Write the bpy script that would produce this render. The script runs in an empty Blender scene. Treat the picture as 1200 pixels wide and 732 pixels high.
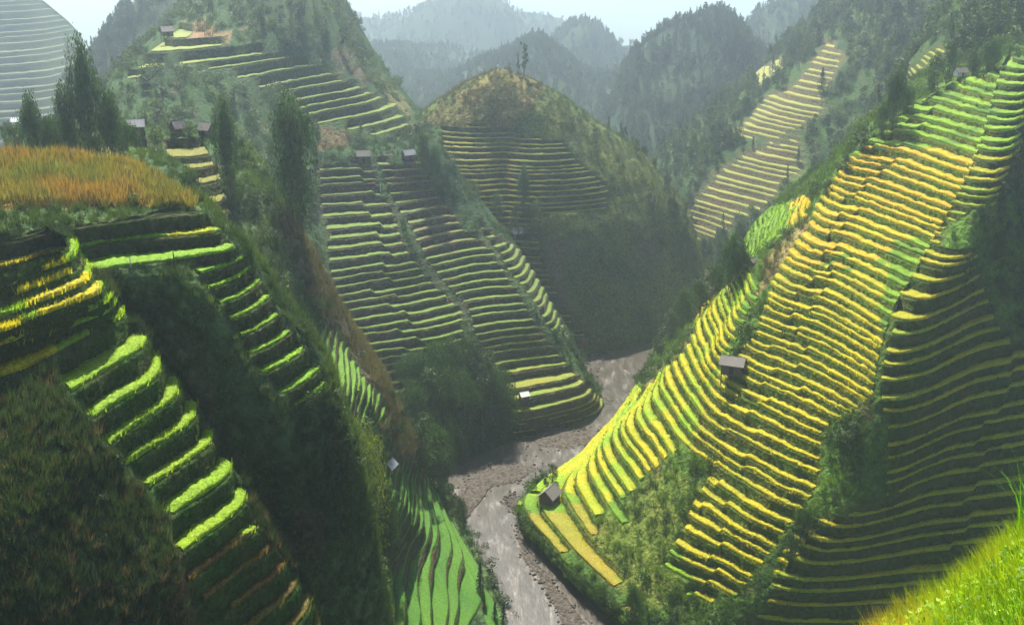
import bpy, math, random
import numpy as np
from mathutils import Vector, Matrix
from mathutils.bvhtree import BVHTree

rng = np.random.default_rng(7)
random.seed(7)
SC = bpy.context.scene
COL = SC.collection
F = 1287.0
PIT = math.atan(446 / F)
CZ = 160.0
SP, CP = math.sin(PIT), math.cos(PIT)

# ------------------------------------------------------------------ camera geometry
def W(px, py, D):
    """world point seen at photo position px,py whose distance ahead of the camera is D"""
    X = (px - 600) / F; Y = (py - 366) / F
    t = D / (CP - Y * SP)
    return (X * t, D, CZ + t * (-SP - Y * CP))

def Z(px, D, z):
    a = math.atan((CZ - z) / D)
    Y = math.tan(a - PIT)
    t = D / (CP - Y * SP)
    return ((px - 600) / F * t, D, z)

def WZ(px, py, z):
    Y = (py - 366) / F
    D = (CZ - z) * (CP - Y * SP) / (SP + Y * CP)
    return W(px, py, D)

def proj(P):
    x, y, z = P[..., 0], P[..., 1], P[..., 2] - CZ
    f = y * CP - z * SP
    u = y * SP + z * CP
    f = np.where(np.abs(f) < 1e-3, 1e-3, f)
    return 600 + F * x / f, 366 - F * u / f, f

# ------------------------------------------------------------------ noise
_perm = rng.permutation(4096)
_val = rng.random(4096) * 2 - 1
def _h(i, j, k):
    return _val[(_perm[(_perm[(_perm[i & 4095] + j) & 4095] + k) & 4095])]
def vnoise(P):
    P = np.asarray(P, float)
    i = np.floor(P).astype(np.int64); f = P - i
    f = f * f * (3 - 2 * f)
    x, y, z = i[..., 0], i[..., 1], i[..., 2]
    fx, fy, fz = f[..., 0], f[..., 1], f[..., 2]
    r = 0
    for dx in (0, 1):
        wx = fx if dx else 1 - fx
        for dy in (0, 1):
            wy = fy if dy else 1 - fy
            for dz in (0, 1):
                wz = fz if dz else 1 - fz
                r = r + wx * wy * wz * _h(x + dx, y + dy, z + dz)
    return r
def fbm(P, s, o=3):
    P = np.asarray(P, float) / s
    r = 0; a = 1; n = 0
    for k in range(o):
        r = r + a * vnoise(P + 17.3 * k); n += a
        a *= .5; P = P * 2.03
    return r / n

# ------------------------------------------------------------------ lofting a slope from level lines
def hermite(A, t, T):
    """A [n,...] at increasing t -> values at T, cubic with limited tangents"""
    n = len(t)
    d = (A[1:] - A[:-1]) / (t[1:] - t[:-1]).reshape((-1,) + (1,) * (A.ndim - 1))
    m = np.empty_like(A)
    m[0] = d[0]; m[-1] = d[-1]
    if n > 2:
        h0 = (t[1:-1] - t[:-2]).reshape((-1,) + (1,) * (A.ndim - 1))
        h1 = (t[2:] - t[1:-1]).reshape((-1,) + (1,) * (A.ndim - 1))
        m[1:-1] = (d[:-1] * h1 + d[1:] * h0) / (h0 + h1)
    k = np.clip(np.searchsorted(t, T, side='right') - 1, 0, n - 2)
    h = t[k + 1] - t[k]
    s = (T - t[k]) / h
    sh = (-1,) + (1,) * (A.ndim - 1)
    s = s.reshape(sh); h = h.reshape(sh)
    return ((1 + 2 * s) * (1 - s) ** 2 * A[k] + s * (1 - s) ** 2 * h * m[k]
            + s * s * (3 - 2 * s) * A[k + 1] + s * s * (s - 1) * h * m[k + 1])

def dense(rows, du, dv, mono=True):
    """rows bottom->top, same count of points each -> dense grid [v,u,3]"""
    A = np.array(rows, float)
    L = np.linalg.norm(A[:, 1:] - A[:, :-1], axis=2).mean(0)
    t = np.concatenate([[0], np.cumsum(np.maximum(L, .1))])
    nu = int(t[-1] / du) + 2
    B = hermite(A.transpose(1, 0, 2), t, np.linspace(0, t[-1], nu)).transpose(1, 0, 2)
    L = np.linalg.norm(B[1:] - B[:-1], axis=2).mean(1)
    t = np.concatenate([[0], np.cumsum(np.maximum(L, .1))])
    nv = int(t[-1] / dv) + 2
    C = hermite(B, t, np.linspace(0, t[-1], nv))
    if mono:
        C[..., 2] = np.maximum.accumulate(C[..., 2] + np.arange(nv)[:, None] * 1e-4, axis=0)
    return C

def grid_normals(G):
    du = np.gradient(G, axis=1); dv = np.gradient(G, axis=0)
    n = np.cross(du, dv)
    n /= np.maximum(np.linalg.norm(n, axis=2, keepdims=True), 1e-9)
    return n

def rough(G, amps):
    """push the slope in and out sideways by noise so level lines meander"""
    n = grid_normals(G)
    h = n.copy(); h[..., 2] *= .25
    for amp, s in amps:
        G = G + h * (amp * fbm(G, s, 3))[..., None]
    G[..., 2] = np.maximum.accumulate(G[..., 2] + np.arange(len(G))[:, None] * 1e-4, axis=0)
    return G

def inpoly(px, py, poly):
    r = np.zeros(px.shape, bool)
    n = len(poly)
    for i in range(n):
        x0, y0 = poly[i]; x1, y1 = poly[(i + 1) % n]
        if y0 == y1: continue
        c = ((y0 > py) != (y1 > py)) & (px < (x1 - x0) * (py - y0) / (y1 - y0) + x0)
        r ^= c
    return r

# ------------------------------------------------------------------ objects
def tag(o, label=None, cat=None, group=None, kind=None):
    if label: o['label'] = label
    if cat: o['category'] = cat
    if group: o['group'] = group
    if kind: o['kind'] = kind
    return o

def mesh(name, V, Fc, mats=None, cols=None, mi=None, smooth=False):
    V = np.asarray(V, np.float32).reshape(-1, 3)
    Fc = np.asarray(Fc, np.int32)
    me = bpy.data.meshes.new(name)
    n, k = Fc.shape
    me.vertices.add(len(V)); me.vertices.foreach_set('co', V.ravel())
    me.loops.add(n * k); me.loops.foreach_set('vertex_index', Fc.ravel())
    me.polygons.add(n)
    me.polygons.foreach_set('loop_start', np.arange(n, dtype=np.int32) * k)
    try: me.polygons.foreach_set('loop_total', np.full(n, k, np.int32))
    except Exception: pass
    if mi is not None: me.polygons.foreach_set('material_index', np.asarray(mi, np.int32))
    if smooth: me.polygons.foreach_set('use_smooth', np.ones(n, bool))
    if cols is not None:
        a = me.color_attributes.new('col', 'FLOAT_COLOR', 'POINT')
        c = np.ones((len(V), 4), np.float32); c[:, :3] = np.asarray(cols).reshape(-1, 3)
        a.data.foreach_set('color', c.ravel())
    for m in (mats or []): me.materials.append(m)
    me.update()
    return me

def link(name, me, parent=None):
    o = bpy.data.objects.new(name, me)
    COL.objects.link(o)
    if parent: o.parent = parent
    return o

# ------------------------------------------------------------------ materials
def mat(name):
    m = bpy.data.materials.new(name); m.use_nodes = True
    m.node_tree.nodes.clear()
    return m, m.node_tree.nodes, m.node_tree.links

def leafmat(name, trans=.35, sc=1.5, lo=.6, hi=1.35, rough_=.7, spec=.2, inst=False, tw=(1.25, 1.2, .5), disp=None):
    """plant material: own colour from attribute, broken up by noise, part of the light passes through"""
    m, N, L = mat(name)
    out = N.new('ShaderNodeOutputMaterial')
    at = N.new('ShaderNodeAttribute'); at.attribute_name = 'col'
    if inst: at.attribute_type = 'INSTANCER'
    tc = N.new('ShaderNodeNewGeometry')
    nz = N.new('ShaderNodeTexNoise'); nz.inputs['Scale'].default_value = sc; nz.inputs['Detail'].default_value = 5
    nz.inputs['Roughness'].default_value = .65
    L.new(tc.outputs['Position'], nz.inputs['Vector'])
    mr = N.new('ShaderNodeMapRange'); mr.inputs[1].default_value = .3; mr.inputs[2].default_value = .7
    mr.inputs[3].default_value = lo; mr.inputs[4].default_value = hi
    L.new(nz.outputs['Fac'], mr.inputs[0])
    mul = N.new('ShaderNodeVectorMath'); mul.operation = 'SCALE'
    L.new(at.outputs['Color'], mul.inputs[0]); L.new(mr.outputs[0], mul.inputs['Scale'])
    bs = N.new('ShaderNodeBsdfPrincipled'); bs.inputs['Roughness'].default_value = rough_
    bs.inputs['Specular IOR Level'].default_value = spec
    L.new(mul.outputs[0], bs.inputs['Base Color'])
    if disp:
        n2 = N.new('ShaderNodeTexNoise'); n2.inputs['Scale'].default_value = disp[0]; n2.inputs['Detail'].default_value = 6
        L.new(tc.outputs['Position'], n2.inputs['Vector'])
        b = N.new('ShaderNodeBump'); b.inputs['Strength'].default_value = 1; b.inputs['Distance'].default_value = disp[1]
        L.new(n2.outputs['Fac'], b.inputs['Height']); L.new(b.outputs[0], bs.inputs['Normal'])
    if trans > 0:
        tr = N.new('ShaderNodeBsdfTranslucent')
        tm = N.new('ShaderNodeVectorMath'); tm.operation = 'MULTIPLY'; tm.inputs[1].default_value = tw
        L.new(mul.outputs[0], tm.inputs[0]); L.new(tm.outputs[0], tr.inputs['Color'])
        mx = N.new('ShaderNodeMixShader'); mx.inputs[0].default_value = trans
        L.new(bs.outputs[0], mx.inputs[1]); L.new(tr.outputs[0], mx.inputs[2]); L.new(mx.outputs[0], out.inputs[0])
    else:
        L.new(bs.outputs[0], out.inputs[0])
    return m

M = {}
M['ground'] = leafmat('hillside_ground', 0, .9, .45, 1.5, .95, .05, disp=(.9, .8))
M['rice'] = leafmat('rice', .45, 2.2, .5, 1.4, .6, .25, disp=(3., .35))
M['blade'] = leafmat('grass_blade', .5, 1.2, .7, 1.3, .55, .3)
M['shrub'] = leafmat('shrub_leaf', .35, 1.1, .6, 1.4, .6, .3, inst=True)
M['tree'] = leafmat('tree_leaf', .35, .8, .6, 1.4, .6, .3)

def plain(name, c, r=.8, sc=6, lo=.7, hi=1.25, stretch=(1, 1, 1), metal=0, bump=0):
    m, N, L = mat(name)
    out = N.new('ShaderNodeOutputMaterial'); bs = N.new('ShaderNodeBsdfPrincipled')
    tc = N.new('ShaderNodeTexCoord'); mp = N.new('ShaderNodeMapping'); mp.inputs['Scale'].default_value = stretch
    L.new(tc.outputs['Object'], mp.inputs[0])
    nz = N.new('ShaderNodeTexNoise'); nz.inputs['Scale'].default_value = sc; nz.inputs['Detail'].default_value = 6
    L.new(mp.outputs[0], nz.inputs['Vector'])
    mr = N.new('ShaderNodeMapRange'); mr.inputs[1].default_value = .3; mr.inputs[2].default_value = .7
    mr.inputs[3].default_value = lo; mr.inputs[4].default_value = hi
    L.new(nz.outputs['Fac'], mr.inputs[0])
    mul = N.new('ShaderNodeVectorMath'); mul.operation = 'SCALE'; mul.inputs[0].default_value = c
    L.new(mr.outputs[0], mul.inputs['Scale']); L.new(mul.outputs[0], bs.inputs['Base Color'])
    bs.inputs['Roughness'].default_value = r; bs.inputs['Metallic'].default_value = metal
    if bump:
        b = N.new('ShaderNodeBump'); b.inputs['Distance'].default_value = bump
        L.new(nz.outputs['Fac'], b.inputs['Height']); L.new(b.outputs[0], bs.inputs['Normal'])
    L.new(bs.outputs[0], out.inputs[0])
    return m
M['bark'] = plain('bark', (.10, .075, .05), .9, 3, stretch=(1, 1, .2))
M['wood'] = plain('weathered_wood', (.11, .075, .05), .85, 5, stretch=(6, 6, .3))
M['thatch'] = plain('grey_roof', (.10, .092, .085), .8, 4, .35, 1.7, stretch=(8, .5, 1))
M['tin'] = plain('tin_roof', (.13, .14, .16), .5, 3, .5, 1.5, stretch=(10, .4, 1))
M['white'] = plain('white_wall', (.7, .7, .7), .7, 2, .9, 1.05)
M['dark'] = plain('dark_opening', (.015, .012, .01), .9)

# ------------------------------------------------------------------ terrace builder
CORN = {}
WILD = []       # (centres, area, normals, hill name) of overgrown ground, to plant later
HILLS = {}
TUFT = []       # rice edge points for tufts
def hill(name, rows, du=.7, dv=1.2, amps=((3, 40), (1, 12)), step=1.8, zones=(), colfn=None, ricefn=None, rh=.6,
         phase=(), shear=0., wildamp=.5, base=0, tuft=3.0, jit=5, levels=None):
    """rows bottom->top. zones: photo outlines inside which the slope is cut into rice terraces."""
    G = dense(rows, du, dv)
    G = rough(G, amps)
    G[..., 2] += shear * G[..., 0]
    G[..., 2] = np.maximum.accumulate(G[..., 2], axis=0)
    nv, nu = G.shape[:2]
    z0, z1 = G[..., 2].min(), G[..., 2].max()
    T = [z0]
    r = np.random.default_rng(hash_name(name))
    while T[-1] < z1 + step:
        T.append(T[-1] + step * (.65 + .7 * r.random()))
    if levels: T = levels
    T = np.array(T, float); nk = len(T)
    TT = np.repeat(T[:, None], nu, 1)
    # breaks where paths run down the hill and the terraces on either side do not line up
    cum = np.concatenate([[0], np.cumsum(np.linalg.norm(np.diff(G[nv // 2], axis=0), axis=1))])
    u = cum / cum[-1]
    ph = np.zeros((nk, nu))
    wob = fbm(np.stack([T * .5, T * 0, T * 0], 1), 6.0, 3)
    for k, b in enumerate(phase):
        ub = b + .05 * fbm(np.stack([T * 0 + 50 * k, T, T * 0], 1), 7.0, 3) + .02 * np.sin(T * 1.7 + k)
        on = (T > -99) if k % 3 < 2 else (wob > -.1)
        ph += np.where((u[None, :] > ub[:, None]) & on[:, None], (.42 if k % 2 == 0 else -.42), 0)
    TT = TT + ph * step
    C = np.empty((nk, nu, 3))
    for i in range(nu):
        zi = G[:, i, 2]
        t = np.clip(TT[:, i], zi[0], zi[-1])
        C[:, i, 0] = np.interp(t, zi, G[:, i, 0])
        C[:, i, 1] = np.interp(t, zi, G[:, i, 1])
        C[:, i, 2] = t
    Cu = C.copy(); Cu[..., 2] -= shear * Cu[..., 0]
    px, py, _ = proj(Cu)
    jx = px + jit * fbm(Cu, 9, 2); jy = py + jit * fbm(Cu + 50, 9, 2)
    m = np.zeros((nk, nu), bool)
    for zn in zones: m |= inpoly(jx, jy, zn)
    mf = m.astype(float)
    mf[:, 1:-1] = (mf[:, :-2] + mf[:, 1:-1] + mf[:, 2:]) / 3
    # ground: outer edge and wall foot per level
    A = C[:-1].copy(); Bn = C[1:]
    dist = np.linalg.norm(Bn[..., :2] - A[..., :2], axis=2)
    w = np.empty_like(A)
    m0 = mf[:-1]
    lf = (.5 + .42 * m0)[..., None]
    w[..., :2] = A[..., :2] * (1 - lf) + Bn[..., :2] * lf
    w[..., 2] = A[..., 2] + (Bn[..., 2] - A[..., 2]) * (.5 - .5 * m0)
    w2 = A * .12 + Bn * .88     # just under the lip of the next wall
    w2[..., :2] = w[..., :2] * (.3 * m0[..., None]) + w2[..., :2] * (1 - .3 * m0[..., None])
    Gv = np.stack([A, w, w2], 1).reshape(-1, nu, 3)
    mm = np.repeat(m0, 3, 0)
    nrm = grid_normals(Gv)
    disp = wildamp * (1.2 * fbm(Gv, 3.5, 3) + .6 * fbm(Gv + 99, 1.1, 2)) * (1 - .8 * mm)
    Gv = Gv + nrm * disp[..., None]
    Gv[..., 2] -= shear * Gv[..., 0]
    R = len(Gv)
    idx = np.arange(R * nu).reshape(R, nu)
    q = np.stack([idx[:-1, :-1], idx[:-1, 1:], idx[1:, 1:], idx[1:, :-1]], -1).reshape(-1, 4)
    V = Gv.reshape(-1, 3)
    e1 = V[q[:, 2]] - V[q[:, 0]]; e2 = V[q[:, 3]] - V[q[:, 1]]
    ar = .5 * np.linalg.norm(np.cross(e1, e2), axis=1)
    keep = ar > .01
    q = q[keep]; ar = ar[keep]
    gpx, gpy, _ = proj(Gv)
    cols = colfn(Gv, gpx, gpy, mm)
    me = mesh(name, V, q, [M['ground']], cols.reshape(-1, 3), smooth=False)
    ob = link(name, me); tag(ob, kind='structure')
    HILLS[name] = (V, q)
    mw = (mm.reshape(-1)[q].max(1) < .2)
    nn = np.cross(V[q[:, 2]] - V[q[:, 0]], V[q[:, 3]] - V[q[:, 1]])
    nn /= np.maximum(np.linalg.norm(nn, axis=1, keepdims=True), 1e-9)
    cm_ = V[q].mean(1)[mw]; CORN[id(cm_)] = V[q][mw]
    WILD.append((name, cm_, ar[mw], nn[mw], cols.reshape(-1, 3)[q[:, 0]][mw]))
    # rice standing on the treads
    if ricefn is not None and m.any():
        hh = (Bn[..., 2] - A[..., 2])
        ok = m[:-1] & (dist > .8) & (hh > .3 * step)
        rb = rh * (.75 + .5 * fbm(Cu[:-1], 2.2, 2))
        def at(f, z):
            P = A.copy()
            ff = np.asarray(f)
            P[..., :2] = A[..., :2] * (1 - ff)[..., None] + Bn[..., :2] * ff[..., None]
            P[..., 2] = A[..., 2] + z
            return P
        inn = np.clip(.22 / np.maximum(dist, .3), .02, .3)
        one = np.ones_like(dist)
        jr = lambda a: a * (rng.random(dist.shape) - .5)
        P0 = at(inn, .0 * one)
        P1 = at(inn * .8, rb * .75 + jr(.18))
        P2 = at(inn * 1.5 + .05, rb + jr(.22))
        P3 = at(.45 * one, rb + jr(.22))
        P4 = at(.88 * one, rb + jr(.2))
        P5 = at(.92 * one, one * 0)
        Rv = np.stack([P0, P1, P2, P3, P4, P5], 1)       # nk-1, 6, nu, 3
        Rv[..., 2] -= shear * Rv[..., 0]
        K = Rv.shape[0]
        id2 = np.arange(K * 6 * nu).reshape(K, 6, nu)
        qq = np.stack([id2[:, :-1, :-1], id2[:, :-1, 1:], id2[:, 1:, 1:], id2[:, 1:, :-1]], -1)
        okk = (ok[:, :-1] & ok[:, 1:])[:, None, :].repeat(5, 1)
        qq = qq[okk]
        rpx, rpy, _ = proj(Rv)
        lev = np.broadcast_to(np.arange(K)[:, None, None], rpx.shape)
        uu = np.broadcast_to(u[None, None, :], rpx.shape)
        rc = ricefn(Rv, rpx, rpy, lev, uu)
        used = np.unique(qq); remap = np.full(id2.size, -1); remap[used] = np.arange(len(used))
        RV = Rv.reshape(-1, 3)[used]; RC = rc.reshape(-1, 3)[used]; RQ = remap[qq]
        # loose plants along the lip
        if tuft > 0:
            ki, ii = np.nonzero(ok & (rng.random(ok.shape) < min(1., tuft * du / 2)))
            reps = max(1, int(round(tuft * du)))
            ki = np.repeat(ki, reps); ii = np.repeat(ii, reps)
            f = rng.random(len(ki)) ** 2 * .7 + .03
            Pb = Rv[ki, 0, ii] * (1 - f)[:, None] + Rv[ki, 5, ii] * f[:, None]
            Pb = Pb + (rng.random(Pb.shape) - .5) * np.array([du, du, 0])
            Cc = rc[ki, 2, ii] * (.75 + .6 * rng.random((len(ki), 1)))
            hb = rh * (.9 + .55 * rng.random(len(ki)))
            TV, TF, TC = tufts(Pb, hb, .13, Cc, 2, .5)
            # triangles appended as quads with a repeated tip are avoided: separate mesh merge below
            RQ4 = RQ
            me2 = mesh_mixed('rice_crop', RV, RQ4, TV, TF, RC, TC, [M['rice'], M['blade']])
        else:
            me2 = mesh('rice_crop', RV, RQ, [M['rice']], RC)
        o2 = link('rice_crop', me2); tag(o2, kind='stuff')
    return ob

def hash_name(s):
    return sum(ord(c) * (i + 3) for i, c in enumerate(s))

def tufts(P, h, wd, C, nb=3, lean=.6):
    """upright blades, nb per point"""
    n = len(P)
    P = np.repeat(P, nb, 0); h = np.repeat(h, nb) * (.7 + .5 * rng.random(n * nb)); C = np.repeat(C, nb, 0)
    if np.ndim(wd): wd = np.repeat(wd, nb)
    n = len(P)
    a = rng.random(n) * 6.283; b = rng.random(n) * 6.283
    base = P + np.stack([np.cos(b), np.sin(b), 0 * b], 1) * (h * .15)[:, None]
    s = np.stack([np.cos(a), np.sin(a), 0 * a], 1) * np.asarray(wd * np.ones(n))[:, None]
    l = np.stack([np.cos(b), np.sin(b), 0 * b], 1) * (h * lean * rng.random(n))[:, None]
    tip = base + l; tip[:, 2] += h
    V = np.stack([base - s / 2, base + s / 2, tip], 1).reshape(-1, 3)
    Fc = np.arange(n * 3).reshape(-1, 3)
    return V, Fc, np.repeat(C, 3, 0)

def mesh_mixed(name, V1, Q, V2, T, C1, C2, mats):
    V = np.concatenate([V1, V2]).astype(np.float32)
    me = bpy.data.meshes.new(name)
    me.vertices.add(len(V)); me.vertices.foreach_set('co', V.ravel())
    lp = np.concatenate([Q.ravel(), (T + len(V1)).ravel()]).astype(np.int32)
    me.loops.add(len(lp)); me.loops.foreach_set('vertex_index', lp)
    n = len(Q) + len(T); me.polygons.add(n)
    st = np.concatenate([np.arange(len(Q)) * 4, len(Q) * 4 + np.arange(len(T)) * 3]).astype(np.int32)
    me.polygons.foreach_set('loop_start', st)
    me.polygons.foreach_set('material_index', np.concatenate([np.zeros(len(Q)), np.ones(len(T))]).astype(np.int32))
    a = me.color_attributes.new('col', 'FLOAT_COLOR', 'POINT')
    c = np.ones((len(V), 4), np.float32); c[:, :3] = np.concatenate([C1, C2])
    a.data.foreach_set('color', c.ravel())
    for m in mats: me.materials.append(m)
    me.update()
    return me

def mixc(a, b, t):
    t = np.clip(t, 0, 1)[..., None]
    return np.asarray(a) * (1 - t) + np.asarray(b) * t
# ------------------------------------------------------------------ colours of ground and crops
GREEN = (.045, .085, .018); DKGREEN = (.022, .045, .016); EARTH = (.12, .075, .05); STRAW = (.25, .17, .08)
WALL = (.026, .056, .010); OLIVE = (.10, .10, .03)
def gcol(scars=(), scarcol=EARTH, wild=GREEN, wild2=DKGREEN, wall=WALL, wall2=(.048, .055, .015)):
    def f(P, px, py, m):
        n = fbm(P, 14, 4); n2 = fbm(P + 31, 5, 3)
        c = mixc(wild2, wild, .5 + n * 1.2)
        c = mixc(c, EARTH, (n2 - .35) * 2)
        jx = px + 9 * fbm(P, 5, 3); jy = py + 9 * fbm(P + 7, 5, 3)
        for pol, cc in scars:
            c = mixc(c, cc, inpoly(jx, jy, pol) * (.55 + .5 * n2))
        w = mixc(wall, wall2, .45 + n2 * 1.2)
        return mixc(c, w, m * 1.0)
    return f

YEL = (.50, .45, .006); LIME = (.24, .42, .008); GRN = (.09, .22, .01); DGRN = (.06, .13, .02); OCH = (.52, .38, .01)
def rcol(zones, default=(GRN, LIME), seg=7):
    """zones: (outline, colour a, colour b); each plot between a and b, plots differ"""
    def f(P, px, py, lev, u):
        sg = np.floor(u * seg + .35 * np.sin(lev * 2.3))
        h = _h(lev.astype(np.int64), sg.astype(np.int64), np.full(lev.shape, 5)) * .5 + .5
        n = fbm(P, 9, 2)
        c = mixc(default[0], default[1], .2 + .6 * h + .7 * n)
        jx = px + 14 * fbm(P, 16, 2); jy = py + 10 * _h(lev.astype(np.int64), sg.astype(np.int64) + 9, np.full(lev.shape, 2))
        for pol, a, b in zones:
            c = np.where(inpoly(jx, jy, pol)[..., None], mixc(a, b, .1 + .5 * h + 1.0 * n), c)
        return c
    return f

def R(*pts):
    return [W(*p) for p in pts]
def RZ(z, *pts):
    return [WZ(p[0], p[1], z) for p in pts]

# ================================================================== right hill
g = [
 RZ(-4, (790,392),(768,415),(748,442),(728,478),(680,528),(606,606),(655,668),(712,722),(745,748),(800,790),(860,830),(1070,850),(1350,830)),
 RZ(6, (793,388),(775,408),(757,438),(738,472),(697,520),(610,592),(652,648),(700,695),(737,722),(790,752),(850,780),(1070,800),(1350,785)),
 RZ(11, (796,386),(781,404),(765,436),(748,468),(715,512),(660,575),(690,625),(725,665),(757,690),(815,720),(860,745),(1070,760),(1350,745)),
 RZ(22, (820,360),(812,375),(797,402),(785,430),(750,468),(710,522),(740,572),(770,612),(790,630),(850,660),(900,690),(1080,690),(1350,670)),
 RZ(34, (850,335),(845,342),(830,362),(815,388),(790,425),(755,475),(775,505),(792,530),(812,545),(885,595),(950,625),(1100,610),(1350,580)),
 RZ(46, (868,303),(860,315),(850,328),(838,348),(815,378),(795,412),(805,440),(818,460),(835,480),(925,530),(1000,560),(1120,535),(1350,500)),
 RZ(60, (888,260),(880,267),(880,280),(865,298),(858,324),(840,352),(848,375),(850,393),(868,406),(950,443),(1018,480),(1150,450),(1350,420)),
 RZ(75, (935,218),(930,223),(925,232),(915,247),(905,270),(893,292),(895,303),(905,315),(920,328),(975,350),(1035,385),(1160,352),(1350,325)),
 RZ(90, (985,180),(980,183),(975,190),(970,200),(965,210),(962,218),(962,224),(965,230),(975,238),(1015,252),(1095,283),(1180,265),(1350,240)),
 RZ(105,(1045,128),(1035,132),(1025,138),(1018,144),(1012,148),(1008,151),(1008,154),(1010,157),(1015,161),(1070,172),(1140,195),(1210,170),(1350,150)),
 R((1080,108,378),(1075,110,370),(1070,112,362),(1066,114,354),(1062,116,347),(1060,118,340),(1060,120,335),(1062,122,330),(1065,122,325),(1118,98,330),(1175,80,325),(1230,75,330),(1350,65,345)),
 R((1100,95,440),(1095,97,430),(1090,99,422),(1085,100,414),(1080,102,407),(1080,100,400),(1080,100,395),(1082,100,390),(1085,100,385),(1130,85,385),(1180,70,385),(1230,62,390),(1350,55,400)),
]
scarG = [([(690,620),(720,600),(785,545),(835,570),(825,640),(790,700),(760,720),(700,660)], (.13,.15,.03)),
         ([(760,430),(775,400),(830,360),(835,370),(790,430),(745,470)], (.16,.12,.07)),
         ([(885,350),(900,300),(945,255),(955,262),(905,330)], STRAW),
         ([(742,430),(758,400),(770,408),(752,445)], EARTH),
         ([(1095,300),(1130,250),(1150,300)], (.08,.16,.02)),
         ([(960,500),(1040,500),(1040,560),(960,560)], (.05,.11,.02))]
terG = [[(845,440),(878,400),(905,330),(962,232),(1002,180),(1042,140),(1100,104),(1200,72),(1360,40),(1360,160),(1200,165),(1165,240),(1112,262),(1095,300),(1060,330),(1035,385),(1024,470),(965,508),(950,585),(900,650),(862,700),(828,706),(790,690),(775,668),(798,625),(812,590),(826,560),(800,535),(782,532),(735,580),(720,600),(700,596),(690,560),(722,500),(760,450),(800,415),(810,400),(815,350),(848,340),(880,318),(885,350),(860,400)],
        [(1035,305),(1075,285),(1140,300),(1165,380),(1200,420),(1360,400),(1360,760),(860,760),(900,700),(905,660),(940,610),(1035,600),(1042,520),(1032,470),(1040,380)],
        [(606,590),(640,560),(700,505),(735,450),(752,455),(720,520),(700,560),(735,600),(722,640),(700,600),(690,640),(742,725),(700,690),(612,610)],
        [(862,275),(900,245),(945,232),(950,250),(905,285),(878,305)]]
def steps(z0, z1, f):
    r = [z0]; k = 0
    while r[-1] < z1:
        k += 1; r.append(r[-1] + f(r[-1]) * (.68 + .64 * ((k * 0.618) % 1)))
    return r
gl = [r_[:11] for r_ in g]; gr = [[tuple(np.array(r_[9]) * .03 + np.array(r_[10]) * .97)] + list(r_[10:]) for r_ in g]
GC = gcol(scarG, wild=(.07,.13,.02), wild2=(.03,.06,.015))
RLv = steps(-4, 132, lambda z: 2.5 if z < 45 else 2.0 if z < 60 else 1.65)
SL = [z for z in steps(-4, 86, lambda z: 2.9)[:-1]] + [z for z in RLv if z > 86]
hill('right_hill', gl, du=.7, dv=1.2, amps=((1.8, 45), (.7, 14)), levels=RLv, zones=terG, colfn=gcol(scarG, wild=(.07,.13,.02), wild2=(.03,.06,.015), wall=(.045,.085,.010), wall2=(.07,.080,.014)),  # risers lighter than on shaded_hill: sunlight put into their colour
     ricefn=rcol([([(950,150),(1200,150),(1200,250),(900,330),(930,240)], OCH, YEL),
                  ([(1000,60),(1360,30),(1360,155),(1160,170),(990,175)], LIME, GRN),
                  ([(850,420),(900,330),(1040,300),(1040,480),(960,640),(840,720),(770,600),(820,480)], YEL, (.36,.36,.01)),
                  ([(600,560),(740,440),(860,320),(880,320),(830,460),(790,540),(700,600)], YEL, LIME),
                  ([(600,590),(700,600),(745,730)], (.34,.28,.02), (.3,.3,.02))], seg=6),
     phase=(.76,), rh=.95, tuft=3.6)
hill('shaded_hill', gr, du=.7, dv=1.2, amps=((1.8, 45), (.7, 14)), levels=SL, zones=terG, colfn=GC,  # risers keep the darker tone, shade held in the colour
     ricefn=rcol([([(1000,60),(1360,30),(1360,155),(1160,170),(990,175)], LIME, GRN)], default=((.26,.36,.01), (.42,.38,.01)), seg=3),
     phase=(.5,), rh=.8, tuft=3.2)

# ================================================================== near left spur
def l1z(z, c1, c2, c3, c4):
    r = [WZ(-250, c1[1] + 55, z), WZ(c1[0], c1[1], z), WZ(c2[0], c2[1], z), WZ(c3[0], c3[1], z), WZ(c4[0], c4[1], z)]
    e = r[-1]
    return r + [(e[0] - 1.2, e[1] + 5, z), (e[0] - 9, e[1] + 14, z)]
l1 = [
 l1z(60, (100,1150), (320,1000), (390,960), (420,900)),
 l1z(74, (90,1000), (290,860), (345,820), (385,775)),
 l1z(80, (80,930), (278,790), (325,755), (362,715)),
 l1z(86, (70,860), (262,725), (300,695), (333,665)),
 l1z(92, (60,800), (245,665), (278,640), (303,620)),
 l1z(95, (50,765), (233,635), (262,615), (287,590)),
 l1z(98, (40,730), (213,597), (242,578), (270,555)),
 l1z(101, (30,690), (182,567), (216,544), (248,520)),
 l1z(104, (20,645), (156,541), (192,517), (228,493)),
 l1z(107, (20,600), (138,515), (172,490), (207,465)),
 l1z(110, (10,550), (118,486), (152,465), (184,442)),
 l1z(113, (0,500), (90,457), (130,432), (168,407)),
 l1z(116, (0,442), (66,414), (104,393), (141,373)),
 l1z(117.8, (0,410), (60,389), (98,374), (130,359)),
 l1z(120.6, (0,390), (42,373), (82,358), (117,345)),
 l1z(121.8, (0,372), (39,357), (72,345), (100,333)),
 l1z(123.1, (0,352), (40,338), (66,328), (90,317)),
 l1z(124.4, (0,336), (36,322), (62,312), (84,303)),
 l1z(125.6, (0,322), (30,311), (52,303), (72,296)),
]
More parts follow.
